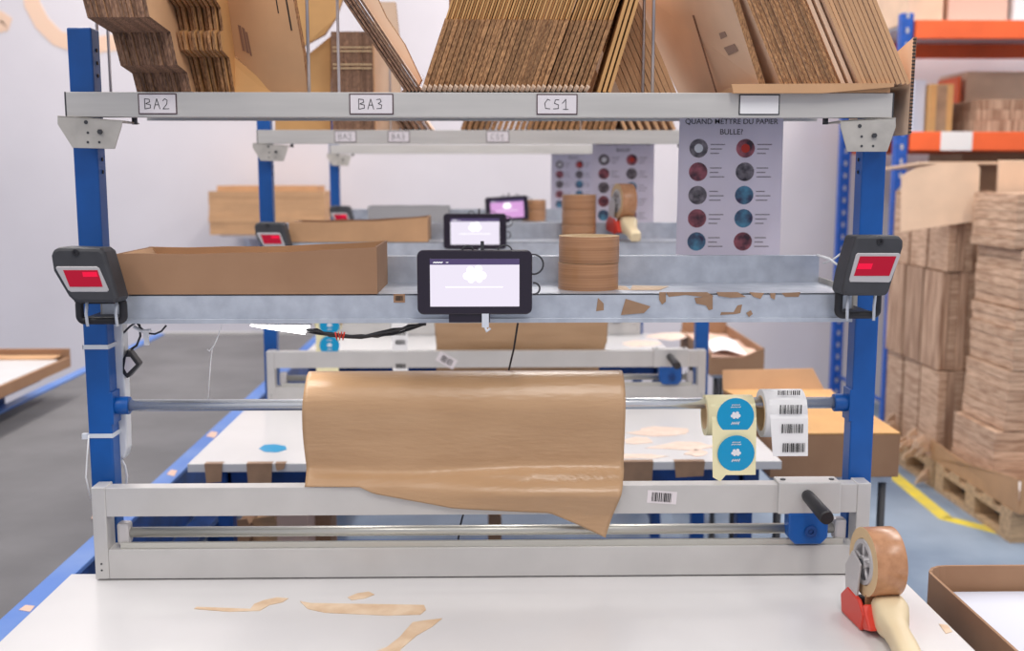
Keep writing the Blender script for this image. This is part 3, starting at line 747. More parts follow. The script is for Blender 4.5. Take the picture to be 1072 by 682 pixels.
build('adapter_body', MB().prism([P(128, 376, .09), P(134, 366, .09), P(146, 382, .09), P(133, 397, .09), P(128, 392, .09)], (0, .025, 0)), M['black'], ad, bevel=.003)
build('adapter_label', MB().prism([P(132, 374, .0885), P(136, 374, .0885), P(142, 382, .0885), P(133, 391, .0885), P(130, 386, .0885)], (0, .001, 0)), M['tagw'], ad)
build('adapter_cable', MB().tube([P(132, 369, .11), P(143, 362, .11), P(147, 352, .11), P(146, 340, .10)], .0022, 8), M['char'], ad)
build('loose_cable', MB().tube([P(129, 349, .1), P(136, 342, .09), P(142, 338, .09)], .002, 8), M['char'], ad)
build('loose_cable', MB().tube([P(143, 338, .05), P(148, 344, .05), P(154, 349, .05), P(162, 350, .05), P(169, 347, .05), P(174, 341, .05)], .0018, 8), M['char'], ad)
zt_ = MB().tube([P(140, 342, .03), P(148, 347, .03), P(158, 346, .03)], .003, 8); zt_.box(*(lambda q: (q.x - .004, q.x + .004, .028, .033, q.z - .02, q.z + .008))(P(153, 350, .03)))
tag(build('white_cable_tie', zt_, M['white'], None, P(152, 346, .03)), 'white cable tie hanging under the left end of the nearest shelf', 'cable tie')

# ------------------------------------------------------------------ scraps on tables
def flat(name, pts, m, label, cat, group=None, z=ZT, h=.0007):
    q = [F(x, y, z + .0002) for x, y in pts]; c = sum(q, Vector()) / len(q)
    return tag(build(name, MB().prism(q, (0, 0, h)), m, None, c), label, cat, group)
G_ = 'torn tape scraps on the nearest white table'
flat('tape_scrap', [(203, 638), (206, 636), (262, 638), (266, 633), (276, 629), (290, 626), (302, 627), (296, 631), (282, 634), (272, 640), (240, 641)], M['scrap'], 'thin beige tape scrap at left on the nearest table', 'tape scrap', G_)
flat('tape_scrap', [(314, 630), (325, 632), (444, 634), (446, 639), (440, 644), (405, 645), (340, 642), (322, 638)], M['scrap'], 'long straight beige tape scrap in the middle of the nearest table', 'tape scrap', G_)
flat('tape_scrap', [(364, 626), (373, 622), (386, 620), (392, 623), (382, 627), (368, 629)], M['scrap'], 'smallest beige tape scrap, just behind the long straight one', 'tape scrap', G_)
flat('tape_scrap', [(390, 684), (405, 678), (418, 668), (432, 652), (446, 650), (463, 648), (452, 657), (436, 666), (420, 680), (412, 690), (392, 694)], M['scrap'], 'curved beige tape scrap at the front of the nearest table', 'tape scrap', G_)
flat('tape_scrap', [(104, 601.5), (118, 600.8), (148, 601), (136, 603.5), (118, 604), (106, 604)], M['scrap'], 'tiny beige tape crumb at the left foot of the nearest cutter', 'tape scrap', G_)
flat('tape_scrap', [(983, 654), (992, 655), (997, 662), (990, 664)], M['scrap'], 'tiny beige tape scrap at the right edge of the nearest table', 'tape scrap', G_)
G2 = 'kraft scraps on the second white table'
flat('round_sticker', [(271, 470), (277, 466), (288, 465.5), (299, 467.5), (300, 471), (290, 474), (277, 473.5)], M['sticker'], 'turquoise round sticker stuck on the left of the second table', 'sticker')
r2 = random.Random(5)
for i, (a, b, w, h, lb) in enumerate(((690, 452, 34, 5, 'large pale orange paper scrap, farthest back on the second table'), (668, 462, 22, 4, 'pale orange scrap nearest the kraft roll on the second table'), (715, 468, 40, 5, 'wide pale orange scrap in the middle of the second table'),
                                  (672, 478, 26, 3, 'thin pale orange scrap at the front edge of the second table'), (730, 475, 16, 4, 'small pale orange scrap behind the sticker strip'))):
    q = []
    for k in range(11):
        an = 2 * math.pi * k / 11; rr = r2.uniform(.6, 1.1); q.append((a + math.cos(an) * w * rr, b + math.sin(an) * h * rr))
    flat('paper_scrap', q, M['smear'], lb, 'paper scrap', G2)
for a, b, yb, lb in ((214, 233, 506, 'brown tape strip hanging at the left corner of the second table'), (258, 285, 512, 'wide brown tape strip on the second table edge, left of the kraft sheet'), (288, 299, 493, 'short brown tape piece on the second table edge'),
                     (648, 684, 508, 'brown tape strip hanging from the second table, right of the kraft sheet'), (706, 738, 500, 'brown tape strip on the second table edge, left of the stickers')):
    Yf = S - .7175; p0, p1 = P(a, 487, Yf), P(b, 487, Yf); zb = P(a, yb, Yf).z
    mb = MB().prism([(p0.x, Yf, ZT + .001), (p1.x, Yf, ZT + .001), (p1.x - .004, Yf - .003, zb + .004), (p0.x + .004, Yf - .003, zb)], (0, -.0006, 0)).box(p0.x, p1.x, Yf, Yf + .02, ZT + .0003, ZT + .001)
    tag(build('tape_strip', mb, M['tapestrip'], None, ((p0.x + p1.x) / 2, Yf, ZT)), lb, 'tape strip', 'brown tape strips on the second table edge')
for i, (a, b, w, h, lb) in enumerate(((700, 352, 26, 5, 'cream paper scrap on the right of the farthest table'), (672, 360, 20, 4, 'cream paper scrap on the farthest table, right of the kraft sheet'))):
    q = [(a + math.cos(2 * math.pi * k / 9) * w * r2.uniform(.6, 1.1), b + math.sin(2 * math.pi * k / 9) * h * r2.uniform(.6, 1.1)) for k in range(9)]
    flat('paper_scrap', q, M['smear'], lb, 'paper scrap', 'scraps on the farthest table')
# flat cartons under the second bench
for a, b, yt, yb, Y, m, lb in ((248, 261, 543, 580, S - .45, M['cardb'], 'brown carton standing under the second bench, leftmost'), (265, 290, 541, 582, S - .42, M['card'], 'tan carton under the second bench, beside the leftmost one'),
                         (318, 346, 538, 575, S - .30, M['cardb'], 'brown carton under the second bench, right of the pink one'), (290, 322, 526, 566, S - .42, M['pinkcard'], 'pale pink carton under the second bench'),
                         (511, 525, 536, 575, S - .1, M['cardb'], 'narrow brown carton standing alone below the second bench')):
    p0, p1 = P(a, yb, Y), P(b, yt, Y)
    t = thing('carton', lb, 'carton', ((p0.x + p1.x) / 2, Y, 0), 'cartons under the second bench')
    build('body', bx(p0.x, p1.x, Y, Y + .12, 0, p1.z - .02), m, t, bevel=.002)
    build('flap', MB().prism([(p0.x, Y, p1.z - .02), (p1.x, Y, p1.z - .02), (p1.x - .008, Y - .004, p1.z), (p0.x + .004, Y - .004, p1.z - .004)], (0, .004, 0)), m, t)

# ------------------------------------------------------------------ cartons on the top decks
ZD = 1.7135
def blank_mesh(nm, h, L, th, m_edge, m_face, flap=None, step=None):
    """flattened carton, thickness along x, depth along y, height along z"""
    mb = MB()
    prof = [(0, 0), (L, 0), (L, h), (0, h)]
    if step: prof = [(0, 0), (L, 0), (L, h)] + step
    if flap:
        zf = flap; mb.prism([(0, 0, 0), (0, L, 0), (0, L, zf), (0, 0, zf)], (th, 0, 0), 1, 0)
    else:
        mb.prism([(0, y, z) for y, z in prof], (th, 0, 0), 1, 0)
    # a fine slit between the two walls of the folded carton
    return mb
def bundle(name, label, cat, group, n, x0, x1, Y, lean, h, L, th, medge, mface, flap=None, step=None, jit=.002, zb=ZD, rz=0., first=None, leans=None, bot=False):
    if first is None:
        t = thing(name, label, cat, (x0, Y, zb), group)
        b = build('folded_carton', blank_mesh(name, h, L, th, medge, mface, flap, step), [medge, mface], t, local=True)
        bpy.data.objects[b.name].name = 'outer_wall'
        if flap:
            f = MB().prism([(th * .05, .006, flap), (th * .05, L, flap), (th * .05, L, h), (th * .05, .010, h)], (th * .42, 0, 0))
            f.prism([(th * .6, .012, flap), (th * .6, L, flap), (th * .6, L, h), (th * .6, .014, h)], (th * .4, 0, 0))
            build('upper_flap', f, M['cardw'], t, local=True)
        if bot:
            build('lower_flap', MB().prism([(0, -.0, .0), (th * .9, -.0, .0), (th * 1.1, -.010, .007), (th * .2, -.010, .009)], (0, 0, .003)), M['cardp'], t, local=True)
    else: t = first
    out = []
    for i in range(n):
        u = i / max(1, n - 1)
        o = t if (i == 0 and first is None) else copy_tree(t)
        o['label'] = label
        lw = lean if leans is None else leans[0] + (leans[1] - leans[0]) * u
        o.location = (x0 + (x1 - x0) * u + rnd.uniform(-1, 1) * .0003, Y + rnd.uniform(-jit, jit), zb + max(0, math.sin(R(lw))) * th + .0003)
        o.rotation_euler = (0, R(lw + rnd.uniform(-.08, .08)), R(rz))
        out.append(o)
    return out
def X(px, py=97, Y=0.): return P(px, py, Y).x
def sheet(name, label, cat, quad, off, m, group=None, extra=None, edge=None):
    q = [P(x, y, Y) for x, y, Y in quad]; c = sum(q, Vector()) / len(q); c.z = min(v.z for v in q)
    t = thing(name, label, cat, c, group)
    build('board', MB().prism(q, off, 0, 1), [m, edge or M['edge']], t)
    return t
# E: big bundle, leaning to the right
bundle('flattened_carton', 'flattened brown carton leaning right above the CS1 tag, in the tight central bundle', 'flattened carton', 'flattened cartons above the CS1 tag',
       24, X(441), X(565), .004, 0, .34, .14, .0072, M['edge'], M['cardw'], flap=.128, leans=(19, 19.6), bot=True)
bundle('flattened_carton', 'flattened brown carton leaning right, loosely spaced at the right of the central bundle', 'flattened carton', 'loosely leaning cartons right of the CS1 tag',
       8, X(571), X(611), .006, 0, .34, .14, .0068, M['edge'], M['cardw'], flap=.128, leans=(20, 19.5), bot=True)
bundle('flattened_carton', 'warm tan flattened carton leaning right, last of the central bundle past the dark gap', 'flattened carton', 'last tan cartons of the central bundle',
       3, X(626), X(637), .008, 0, .24, .14, .0056, M['cardw'], M['cardw'], leans=(16.5, 16.5))
sheet('flattened_carton', 'brown carton standing upright behind the central bundle, seen in its dark gap', 'flattened carton', [(470, -60, .385), (640, -60, .385), (640, 101, .385), (470, 101, .385)], (0, .008, 0), M['cardb'])
# F: behind, leaning left
bundle('flattened_carton', 'flattened tan carton leaning left, set back between the two wire dividers', 'flattened carton', 'set-back cartons beside the divider wire',
       10, X(652, 97, .16), X(706, 97, .16), .16, 0, .30, .2, .0086, M['card'], M['cardp'], leans=(-24, -24))
# H: right bundles leaning left on a flat base carton
fb = thing('flattened_carton', 'flat tan carton lying under the left-leaning bundles on the nearest deck', 'flattened carton', (X(850), .05, ZD))
build('board', MB().prism([(X(768), -.008, ZD), (X(768), .33, ZD), (X(936), .33, ZD), (X(930), -.008, ZD)], (0, 0, .010)), M['card'], fb)
build('raised_edge', MB().prism([P(768, 97.5, -.020), P(862, 97.5, -.020), P(936, 91, -.020), P(936, 87, -.020), P(766, 88, -.020)], (0, .011, 0)), M['card'], fb)
zH = ZD + .0125
bundle('flattened_carton', 'brown flattened carton leaning left in the bundle beside the large pale carton', 'flattened carton', 'left-leaning cartons beside the pale carton',
       13, X(815), X(872), -.012, 0, .34, .34, .0052, M['edge'], M['cardp'], leans=(-24, -24.6), zb=zH)
bundle('flattened_carton', 'thick pale flattened carton leaning left between the two right-hand bundles', 'flattened carton', 'pale cartons between the right-hand bundles',
       2, X(881), X(889), .0, 0, .34, .34, .0068, M['cardp'], M['cardp'], leans=(-25, -25), zb=zH)
bundle('flattened_carton', 'light flattened carton leaning left in the rightmost bundle on the nearest deck', 'flattened carton', 'rightmost left-leaning cartons on the nearest deck',
       11, X(897), X(946), -.012, 0, .34, .34, .0060, M['card'], M['cardp'], leans=(-25.5, -25), zb=zH)
# the pale large carton face (G)
g = sheet('flattened_carton', 'large pale flattened carton with printed mark and crease, right of the divider wires', 'flattened carton',
          [(757, -30, .0), (794, 86, .0), (797, 96.5, .0), (711, 100, .40), (707, 92, .40), (653, -22, .40)], (.012, 0, 0), M['cardp'])
def on_quad(quad, u, v):
    a, b, c, d = [P(*q) for q in quad]
    return (a * (1 - u) + b * u) * (1 - v) + (d * (1 - u) + c * u) * v
def quadmark(parent, pts, Yf, m, nm='printed_mark', nrm=(-.0008, -.0004, 0)):
    mb = MB()
    for poly in pts: mb.prism([Yf(x, y) for x, y in poly], nrm)
    build(nm, mb, m, parent)
def planeY(a, b, c):
    A, B, C_ = P(*a), P(*b), P(*c); n = (B - A).cross(C_ - A)
    def f(x, y):
        d = ray(x, y); t_ = (A - CAM).dot(n) / d.dot(n); return CAM + d * t_
    return f
gf = planeY((757, -30, .0), (797, 98, .0), (653, -22, .40))
quadmark(g, [[(753, 35), (759, 33), (761, 38), (755, 41)], [(758, 50), (769, 46), (773, 53), (763, 58)]], gf, M['fadeink'])
quadmark(g, [[(725, 16), (726.5, 16), (751, 97), (749.5, 97)]], gf, M['brownink'], 'crease')
# A: stepped bundle at the left
step = [(-.165, .36), (-.165, .104), (-.062, .094), (-.062, .040), (-.010, .032), (-.010, 0)]
bundle('folded_carton', 'brown folded carton with stepped flaps, in the overhanging bundle above the BA2 tag', 'folded carton', 'stepped folded cartons above the BA2 tag',
       15, X(141), X(196), .02, 0, .36, .2, .0055, M['edged'], M['card'], step=step, leans=(-12, -10), jit=.003)
step = [(-.06, .36), (-.06, .155), (-.02, .142), (-.02, .105), (-.045, .098), (-.045, .068), (.0, .06), (.01, 0)]
bundle('folded_carton', 'folded carton with ragged flaps between the stepped bundle and the large face', 'folded carton', 'ragged folded cartons beside the large leaning carton',
       9, X(200), X(236), .03, 0, .36, .045, .0050, M['edge'], M['cardw'], step=step, leans=(-9, -5), jit=.010)
bf = planeY((205, -60, .10), (296, -30, .02), (322, 98, .02))
b1 = sheet('flattened_carton', 'large tan carton with printed mark leaning behind the BA2 bundle', 'flattened carton',
      [(x, y, bf(x, y).y) for x, y in ((195, -60), (296, -60), (318, 60), (322, 98), (284, 98), (262, 78), (230, 54), (205, 40))], (.004, .012, 0), M['card'])
quadmark(b1, [[(249, 26), (252, 27), (257, 54), (254, 53)], [(253, 28), (256, 30), (261, 56), (258, 55)], [(257, 33), (259, 34), (264, 59), (262, 58)]], bf, M['brownink'], nrm=(0, -.0008, 0))
quadmark(b1, [[(287, -10), (288, -10), (292, 14), (291, 14)], [(298, -5), (299.5, -5), (306, 32), (304.5, 32)]], bf, M['ink'], 'slit', nrm=(0, -.0008, 0))
for i, (dy_, lb) in enumerate(((0, 'tan carton lying slanted under the large leaning carton, uppermost'), (7, 'tan carton lying slanted under the large leaning carton, middle'), (14, 'tan carton lying slanted under the large leaning carton, lowest'))):
    sheet('flattened_carton', lb, 'flattened carton', [(198, 60 + dy_, .085), (236, 52 + dy_, .085), (290 - i * 6, 97.5, .055), (205, 97.5, .045 - .002 * i)], (0, .004, .004), M['cardw'], group='slanted tan cartons under the large leaning carton')
# thin white sheets between divider wires
sheet('paper_sheet', 'small white paper corner sticking up beside the left divider wire', 'paper', [(311, 68, .06), (319, 76, .06), (318, 98, .06), (316, 98, .06)], (0, .001, 0), M['paper'])
sheet('flattened_carton', 'pale carton face leaning steeply left above the BA3 tag', 'flattened carton', [(x, y, .03) for x, y in ((374, -10), (380, 0), (436, 84), (437, 92), (441, 84), (423, 46), (404, 18), (391, -10))], (.002, .004, 0), M['cardp'])
# D: diagonal cartons left of the central bundle
bundle('flattened_carton', 'dark-edged flattened carton leaning steeply left above the BA3 tag', 'flattened carton', 'steeply leaning cartons above the BA3 tag',
       5, X(424), X(440), .0, 0, .30, .10, .0040, M['edged'], M['cardp'], leans=(-34, -33.5), jit=.002)
sheet('flattened_carton', 'dark carton foot behind the steeply leaning cartons', 'flattened carton', [(420, 96, .2), (428, 89, .2), (441, 92, .2), (441, 99, .2)], (0, .1, 0), M['edged'])
# I: vertical board at the right end
vb = thing('corrugated_board', 'upright corrugated board standing beyond the right end of the top beam', 'cardboard sheet', (X(955, 138), .0, 1.645))
p_ = [P(953, 138, -.01), P(953, 44, -.01), P(951, 43, .02), P(936, 49, .12)]
xb_ = P(953, 100, -.01).x
build('board', MB().prism([(xb_ - .002, -.012, 1.642), (xb_ - .002, .30, 1.642), (xb_ - .004, .30, 1.735), (xb_, -.012, 1.806)], (.0055, 0, 0), 0, 1), [M['cardp'], M['edged']], vb)
zz = MB()
for i in range(27): zz.box(xb_ - .001, xb_ + .0045, -.0126, -.0118, 1.645 + i * .006, 1.6475 + i * .006)
build('flute', zz, M['ink'], vb)

# cartons on the second deck (seen above and below the near beam)
bundle('flattened_carton', 'dark brown flattened carton with pale bands standing on the second deck', 'flattened carton', 'banded cartons on the second deck',
       12, X(347, 137, S), X(388, 137, S), S + .02, 0, .30, .25, .0105, M['edged'], M['card'], leans=(.3, -.3), zb=ZD)
bd = MB()
for py in (49, 53, 67, 71): 
    a, b = P(348, py, S - .001), P(389, py + 1, S - .001); bd.box(a.x, b.x, S + .010, S + .0125, a.z - .0016, a.z + .0016)
tag(build('strapping_band', bd, M['core'], None, (X(368, 137, S), S + .01, ZD + .15)), 'pale strapping bands around the dark carton bundle on the second deck', 'strapping')
sheet('flattened_carton', 'orange-tan carton face with slanted lower edge, behind the left divider wire', 'flattened carton', [(300, -60, S + .05), (380, -60, S + .05), (352, 18, S + .03), (340, 36, S + .03), (318, 48, S + .02), (286, 60, S + .02), (286, -20, S + .03)], (0, .02, 0), M['cardw'])
sheet('flattened_carton', 'tan carton standing on the second deck left of the banded bundle', 'flattened carton', [(288, 75, S + .06), (325, 55, S + .06), (346, 38, S + .06), (346, 138, S + .06), (288, 138, S + .06)], (0, .02, 0), M['cardw'])
sheet('flattened_carton', 'pale carton standing on the second deck right of the banded bundle', 'flattened carton', [(391, 2, S + .06), (414, 2, S + .06), (420, 60, S + .06), (418, 138, S + .06), (391, 138, S + .06)], (0, .03, 0), M['cardp'])
bundle('flattened_carton', 'brown flattened carton leaning left on the second deck, seen below the near beam by BA3', 'flattened carton', 'left-leaning cartons on the second deck',
       5, X(420, 137, S), X(449, 137, S), S + .02, 0, .08, .25, .010, M['edged'], M['cardp'], leans=(-35, -35))
bundle('flattened_carton', 'brown flattened carton leaning right on the second deck, seen below the CS1 tag', 'flattened carton', 'right-leaning cartons on the second deck',
       26, X(482, 137, S), X(640, 137, S), S + .02, 0, .12, .25, .0125, M['edge'], M['card'], leans=(20, 18))
bundle('flattened_carton', 'pale flattened carton leaning left at the right end of the second deck', 'flattened carton', 'pale cartons at the right of the second deck',
       7, X(655, 137, S), X(706, 137, S), S + .02, 0, .12, .25, .009, M['card'], M['cardp'], leans=(-25, -25))
# ------------------------------------------------------------------ conveyor at the left
ZB = .68
c0 = F(65, 590, ZB).x; cl = F(0, 433, ZB).x
cm = F(82, 598, ZB).x; print('conv', c0, cm, F(179, 501, ZB).x, cl)
t = thing('conveyor', 'wide grey belt conveyor with blue side frames running left of the benches', 'conveyor', ((c0 + cl) / 2, 1.2, 0))
YE = F(200, 350, ZB).y
build('belt', bx(cl, c0, -2.2, YE, ZB - .02, ZB - .004), M['belt'], t)
build('side_frame', bx(c0, cm, -2.2, YE, ZB - .012, ZB), M['railblue'], t, bevel=.002)
build('side_frame', bx(c0 + .03, cm - .004, -2.2, YE, ZB - .18, ZB - .013), M['navy'], t)
build('lower_ledge', bx(cm - .002, cm + .07, -2.2, YE, ZB - .20, ZB - .18), M['navy'], t)
build('side_frame', bx(cl - .05, cl, -2.2, YE, ZB - .14, ZB + .004), M['railblue'], t, bevel=.002)
build('end_plate', bx(cl - .05, cm, YE, YE + .03, ZB - .16, ZB + .01), M['alu'], t, bevel=.002)
for i, y in enumerate((-1.4, .2, 1.8, 3.4)):
    for x in (cl, c0 + .02): build('leg', bx(x - .03, x + .03, y, y + .06, 0, ZB - .19), M['navy'], t)
for (x, y, w, lb) in ((28, 637, 12, 'small orange sticker chip on the blue conveyor frame, nearest the camera'), (180, 495, 8, 'pale orange sticker chip on the blue conveyor frame beside the second table'), (222, 455, 9, 'orange sticker chip on the blue conveyor frame, farthest away'), (99, 541, 5, 'tiny orange chip on the conveyor frame by the nearest cutter')):
    flat('sticker_chip', [(x - w * .7, y + 2), (x - w * .1, y - 3), (x + w * .7, y - 2), (x + w * .3, y + 4)], M['pinkcard'], lb, 'sticker', 'orange chips on the conveyor frame', z=ZB)
# table across the conveyor
ft = thing('packing_table', 'white table across the conveyor at the far left, edged with cardboard', 'table', (-2.1, 2.6, 0))
q = [F(-60, 428, ZT), F(66, 377, ZT)]
xr = q[0].x; ye = q[1].y
xe_ = cl - .06
build('tabletop', bx(xe_ - .8, xr, .6, ye, ZT - .03, ZT), M['table'], ft, bevel=.002)
for y in (.7, ye - .1):
    build('leg', bx(xe_ - .05, xe_ - .01, y, y + .05, 0, ZT - .03), M['navy'], ft); build('leg', bx(xe_ - .70, xe_ - .66, y, y + .05, 0, ZT - .03), M['navy'], ft)
build('side_rail', bx(xr - .10, xr - .06, .62, ye - .03, ZT - .08, ZT - .032), M['navy'], ft)
build('cardboard_edging', bx(xr, xr + .012, .6, ye + .10, ZT - .045, ZT - .004).box(xr - .75, xr + .01, ye + .09, ye + .105, ZT - .03, ZT + .03), M['cardb'], ft)
tag(build('cardboard_sheet', bx(xr - .5, xr - .02, ye + .0, ye + .085, ZT - .0, ZT + .006), M['card'], None, (xr - .3, ye + .04, ZT)), 'loose cardboard strip lying at the end of the far left table', 'cardboard')
# stacked cartons on a wall shelf
q0, q1 = P(220, 246, 4.9), P(340, 197, 4.9)
ws_ = thing('wall_shelf', 'plain white wall shelf under the flat carton stack', 'shelf', ((q0.x + q1.x) / 2, WY - .2, q0.z - .02))
build('board', bx(q0.x + .06, q1.x - .05, 4.9, WY, q0.z - .02, q0.z), M['wall'], ws_)
for x in (q0.x + .15, q1.x - .15): build('bracket', MB().prism([(x, WY, q0.z - .02), (x, WY - .3, q0.z - .02), (x, WY, q0.z - .25)], (.02, 0, 0)), M['wall'], ws_)
n = 7; hh = (q1.z - q0.z - .02) / n
for i in range(n):
    a = rnd.uniform(-.004, .004)
    o = build('flat_carton', bx(q0.x + a, q1.x + a, 4.88 + rnd.uniform(0, .01), 5.30, q0.z + i * hh, q0.z + (i + .985) * hh), M['card'], None, ((q0.x + q1.x) / 2, 5.1, q0.z + i * hh))
    tag(o, 'flat tan carton, %s from the bottom of the stack near the wall' % ('first', 'second', 'third', 'fourth', 'fifth', 'sixth', 'seventh')[i] if 0 < i < n - 1 else ('flat tan carton at the bottom of the stack near the wall' if i == 0 else 'widest flat tan carton near the top of the stack by the wall'), 'flat carton', 'flat cartons stacked near the wall')
tag(build('flat_carton', bx(q0.x + .04, q1.x - .06, 4.95, 5.3, q0.z + n * hh, q1.z + .014), M['card'], None, ((q0.x + q1.x) / 2, 5.1, q0.z + n * hh)), 'smaller darker carton lid on top of the stack near the wall', 'flat carton', 'flat cartons stacked near the wall')

# ------------------------------------------------------------------ right: cartons beside the benches
def trolley(label, x0, x1, y0, y1, z):
    t = thing('trolley', label, 'trolley', ((x0 + x1) / 2, (y0 + y1) / 2, 0), 'small trolleys beside the benches')
    build('shelf_plate', bx(x0, x1, y0, y1, z - .02, z - .001), M['galv'], t, bevel=.002)
    for x in (x0 + .02, x1 - .02):
        for y in (y0 + .02, y1 - .02): build('leg', MB().tube([(x, y, .03), (x, y, z - .02)], .011, 10), M['char'], t)
        for y in (y0 + .02, y1 - .02): build('caster', MB().tube([(x - .01, y, .03), (x + .01, y, .03)], .03, 16), M['black'], t)
    build('lower_plate', bx(x0 + .02, x1 - .02, y0 + .02, y1 - .02, .18, .195), M['galv'], t)
    return t
xr_ = P(942, 470, 1.0).x
trolley('low trolley carrying the big flap-topped carton right of the second bench', .80, xr_ - .01, 1.02, 1.60, .74)
t = thing('cardboard_box', 'large brown carton with folded flaps right of the second table, behind the right post', 'cardboard box', (.96, 1.3, .74))
build('body', MB().box(.785, xr_, 1.0, 1.62, .741, .862), M['cardb'], t, bevel=.002)
build('flap', MB().prism([(.785, 1.0, .863), (xr_, 1.0, .863), (xr_ - .03, 1.30, .885), (.80, 1.30, .875)], (0, 0, .004)), M['cardw'], t)
build('flap', MB().prism([(.785, 1.62, .863), (xr_, 1.62, .863), (xr_ - .05, 1.36, .882), (.80, 1.34, .880)], (0, 0, .004)), M['cardw'], t)
build('raised_flap', MB().prism([(.785, 1.62, .863), (xr_ - .02, 1.62, .863), (xr_ - .05, 1.66, .93), (.79, 1.66, .925)], (0, .004, 0)), M['card'], t)
# lidless tray right of the farthest bench
xa, xb = P(728, 380, 2.45).x, P(800, 380, 2.45).x
trolley('black-legged trolley under the paper-filled carton right of the farthest bench', xa + .08, xb - .02, 2.5, 3.1, .76)
t = thing('cardboard_box', 'open brown carton full of pale paper right of the farthest table', 'cardboard box', ((xa + xb) / 2, 2.8, .76))
build('body', MB().prism([(xa + .06, 2.45, .761), (xb, 2.45, .761), (xb, 2.45, .875), (xb - .09, 2.45, .835), (xa + .06, 2.45, .83)], (0, .006, 0)).box(xa + .06, xa + .066, 2.456, 3.15, .761, .85).box(xb - .006, xb, 2.456, 3.15, .761, .87).box(xa + .066, xb - .006, 3.144, 3.15, .761, .89).box(xa + .066, xb - .006, 2.456, 3.144, .761, .767), M['cardb'], t)
build('paper_filling', MB().grid(lambda u, v: (xa + .068 + (xb - xa - .076) * u, 2.458 + .68 * v, .835 + .012 * math.sin(u * 7 + v * 5) * math.sin(v * 9)), 16, 16), M['pinkcard'], t)
build('white_paper', MB().grid(lambda u, v: (xa + .075 + (xb - xa - .14) * u, 2.47 + .35 * v, .853 + .010 * math.sin(u * 5 + v * 4)), 10, 10), M['paper'], t)
tag(build('carton', bx(.80, 1.05, 2.55, 2.85, .0, .55), M['pinkcard'], None, (.92, 2.7, 0)), 'pale carton on the floor under the farthest paper-filled box', 'carton') if False else None
# tray at lower right
zr = .80
A_, B_, C_ = F(966, 594, zr + .05), F(1040, 690, zr + .05), F(1120, 590, zr + .05)
xl = F(963, 600, zr).x; yf = F(1000, 592, zr + .05).y
t = thing('cardboard_box', 'open shallow carton with white filling, lower right beside the nearest table', 'cardboard box', (xl + .35, yf - .4, zr - .03))
L0, L1 = A_, B_
x0 = .785
print('tray', A_, B_, yf)
xA = max(A_.x, .775)
b0, b1 = zr - .03, zr + .05
r = .045
out = [(xA + .02, yf - .95), (xA, yf - .9), (xA, yf - r)] + [(xA + r - r * math.cos(R(a)), yf - r + r * math.sin(R(a))) for a in (20, 45, 70, 90)] + [(xA + .75, yf)]
mb = MB()
for (ax, ay), (bx_, by) in zip(out, out[1:]):
    d = Vector((bx_ - ax, by - ay, 0)).normalized(); nn = Vector((d.y, -d.x, 0)) * .005
    a = Vector((ax, ay, b0)); b = Vector((bx_, by, b0))
    mb.prism([a, b, b + nn, a + nn], (0, 0, b1 - b0))
build('side_wall', mb, [M['cardb']], t)
build('bottom', bx(xA + .006, xA + .74, yf - .9, yf - .006, b0, b0 + .006), M['card'], t)
build('white_filling', bx(xA + .012, xA + .73, yf - .9, yf - .012, b0 + .0065, b0 + .035), M['foam'], t, bevel=.006)
trolley('trolley under the white-filled carton beside the nearest table', xA + .05, xA + .7, yf - .85, yf - .05, b0)

# ------------------------------------------------------------------ pallet rack and stacks at the right
XR = 2.33
rk = thing('pallet_rack', 'blue and orange pallet rack against the wall at the right', 'pallet rack', (XR + 1.2, 4.75, 0))
for x in (XR, XR + 2.75):
    for y in (4.22, 5.18):
        p = MB().box(x - .034, x + .034, y, y + .06, 0, 2.47)
        u = build('upright', p, M['rackblue'], rk, bevel=.004)
        h = MB()
        for k in range(30): h.box(x - .008, x + .008, y - .001, y + .001, .12 + k * .08, .15 + k * .08)
        build('slot', h, M['silver'], u)
    build('brace', MB().tube([(x, 4.28, .25), (x, 5.18, .25)], .012, 8), M['rackblue'], rk)
for z0, z1 in ((1.715, 1.82), (2.33, 2.43)):
    for y in (4.20, 5.20):
        b = build('beam', bx(XR + .04 if y < 5 else XR + .04, XR + 2.71, y, y + .05, z0, z1), M['orange'], rk, bevel=.004)
        if y < 5 and z0 < 2:
            a_, b_ = P(985, 145, 4.198).x, P(1018, 145, 4.198).x; build('beam_label', bx(a_, b_, 4.197, 4.2, z0, z1), M['paper'], b)
    build('deck', bx(XR + .04, XR + 2.71, 4.25, 5.20, z1 - .012, z1 - .002), M['galv'], rk)
def rbox(name, px0, px1, py0, py1, Y, dep, m, label, cat, group=None, z=None, sub=None):
    a, b = P(px0, py1, Y), P(px1, py0, Y); z0 = a.z if z is None else z
    t = thing(name, label, cat, ((a.x + b.x) / 2, Y + dep / 2, z0), group)
    build('body', bx(a.x, b.x, Y, Y + dep, z0, b.z), m, t, bevel=.004)
    if sub: build('tape_seam', bx((a.x + b.x) / 2 - .03, (a.x + b.x) / 2 + .03, Y - .001, Y + .0, z0 + .01, b.z - .005), M['tapestrip'], t)
    return t
rbox('carton', 1008, 1090, 75, 138, 4.75, .4, M['cardp'], 'large pale carton at the back of the lower rack level', 'carton', 'cartons on the rack', z=1.82)
rbox('carton', 972, 999, 88, 137, 4.4, .3, M['cardw'], 'tan carton on the lower rack level, beside the white bag', 'carton', 'cartons on the rack', z=1.82, sub=1)
rbox('plastic_bag', 955, 970, 84, 137, 4.45, .25, M['foam'], 'white plastic-wrapped parcel on the lower rack level, next to the blue upright', 'parcel', z=1.82)
rbox('carton', 1000, 1007, 80, 137, 4.7, .3, M['orange'], 'narrow orange panel standing on the lower rack level', 'panel', z=1.82)
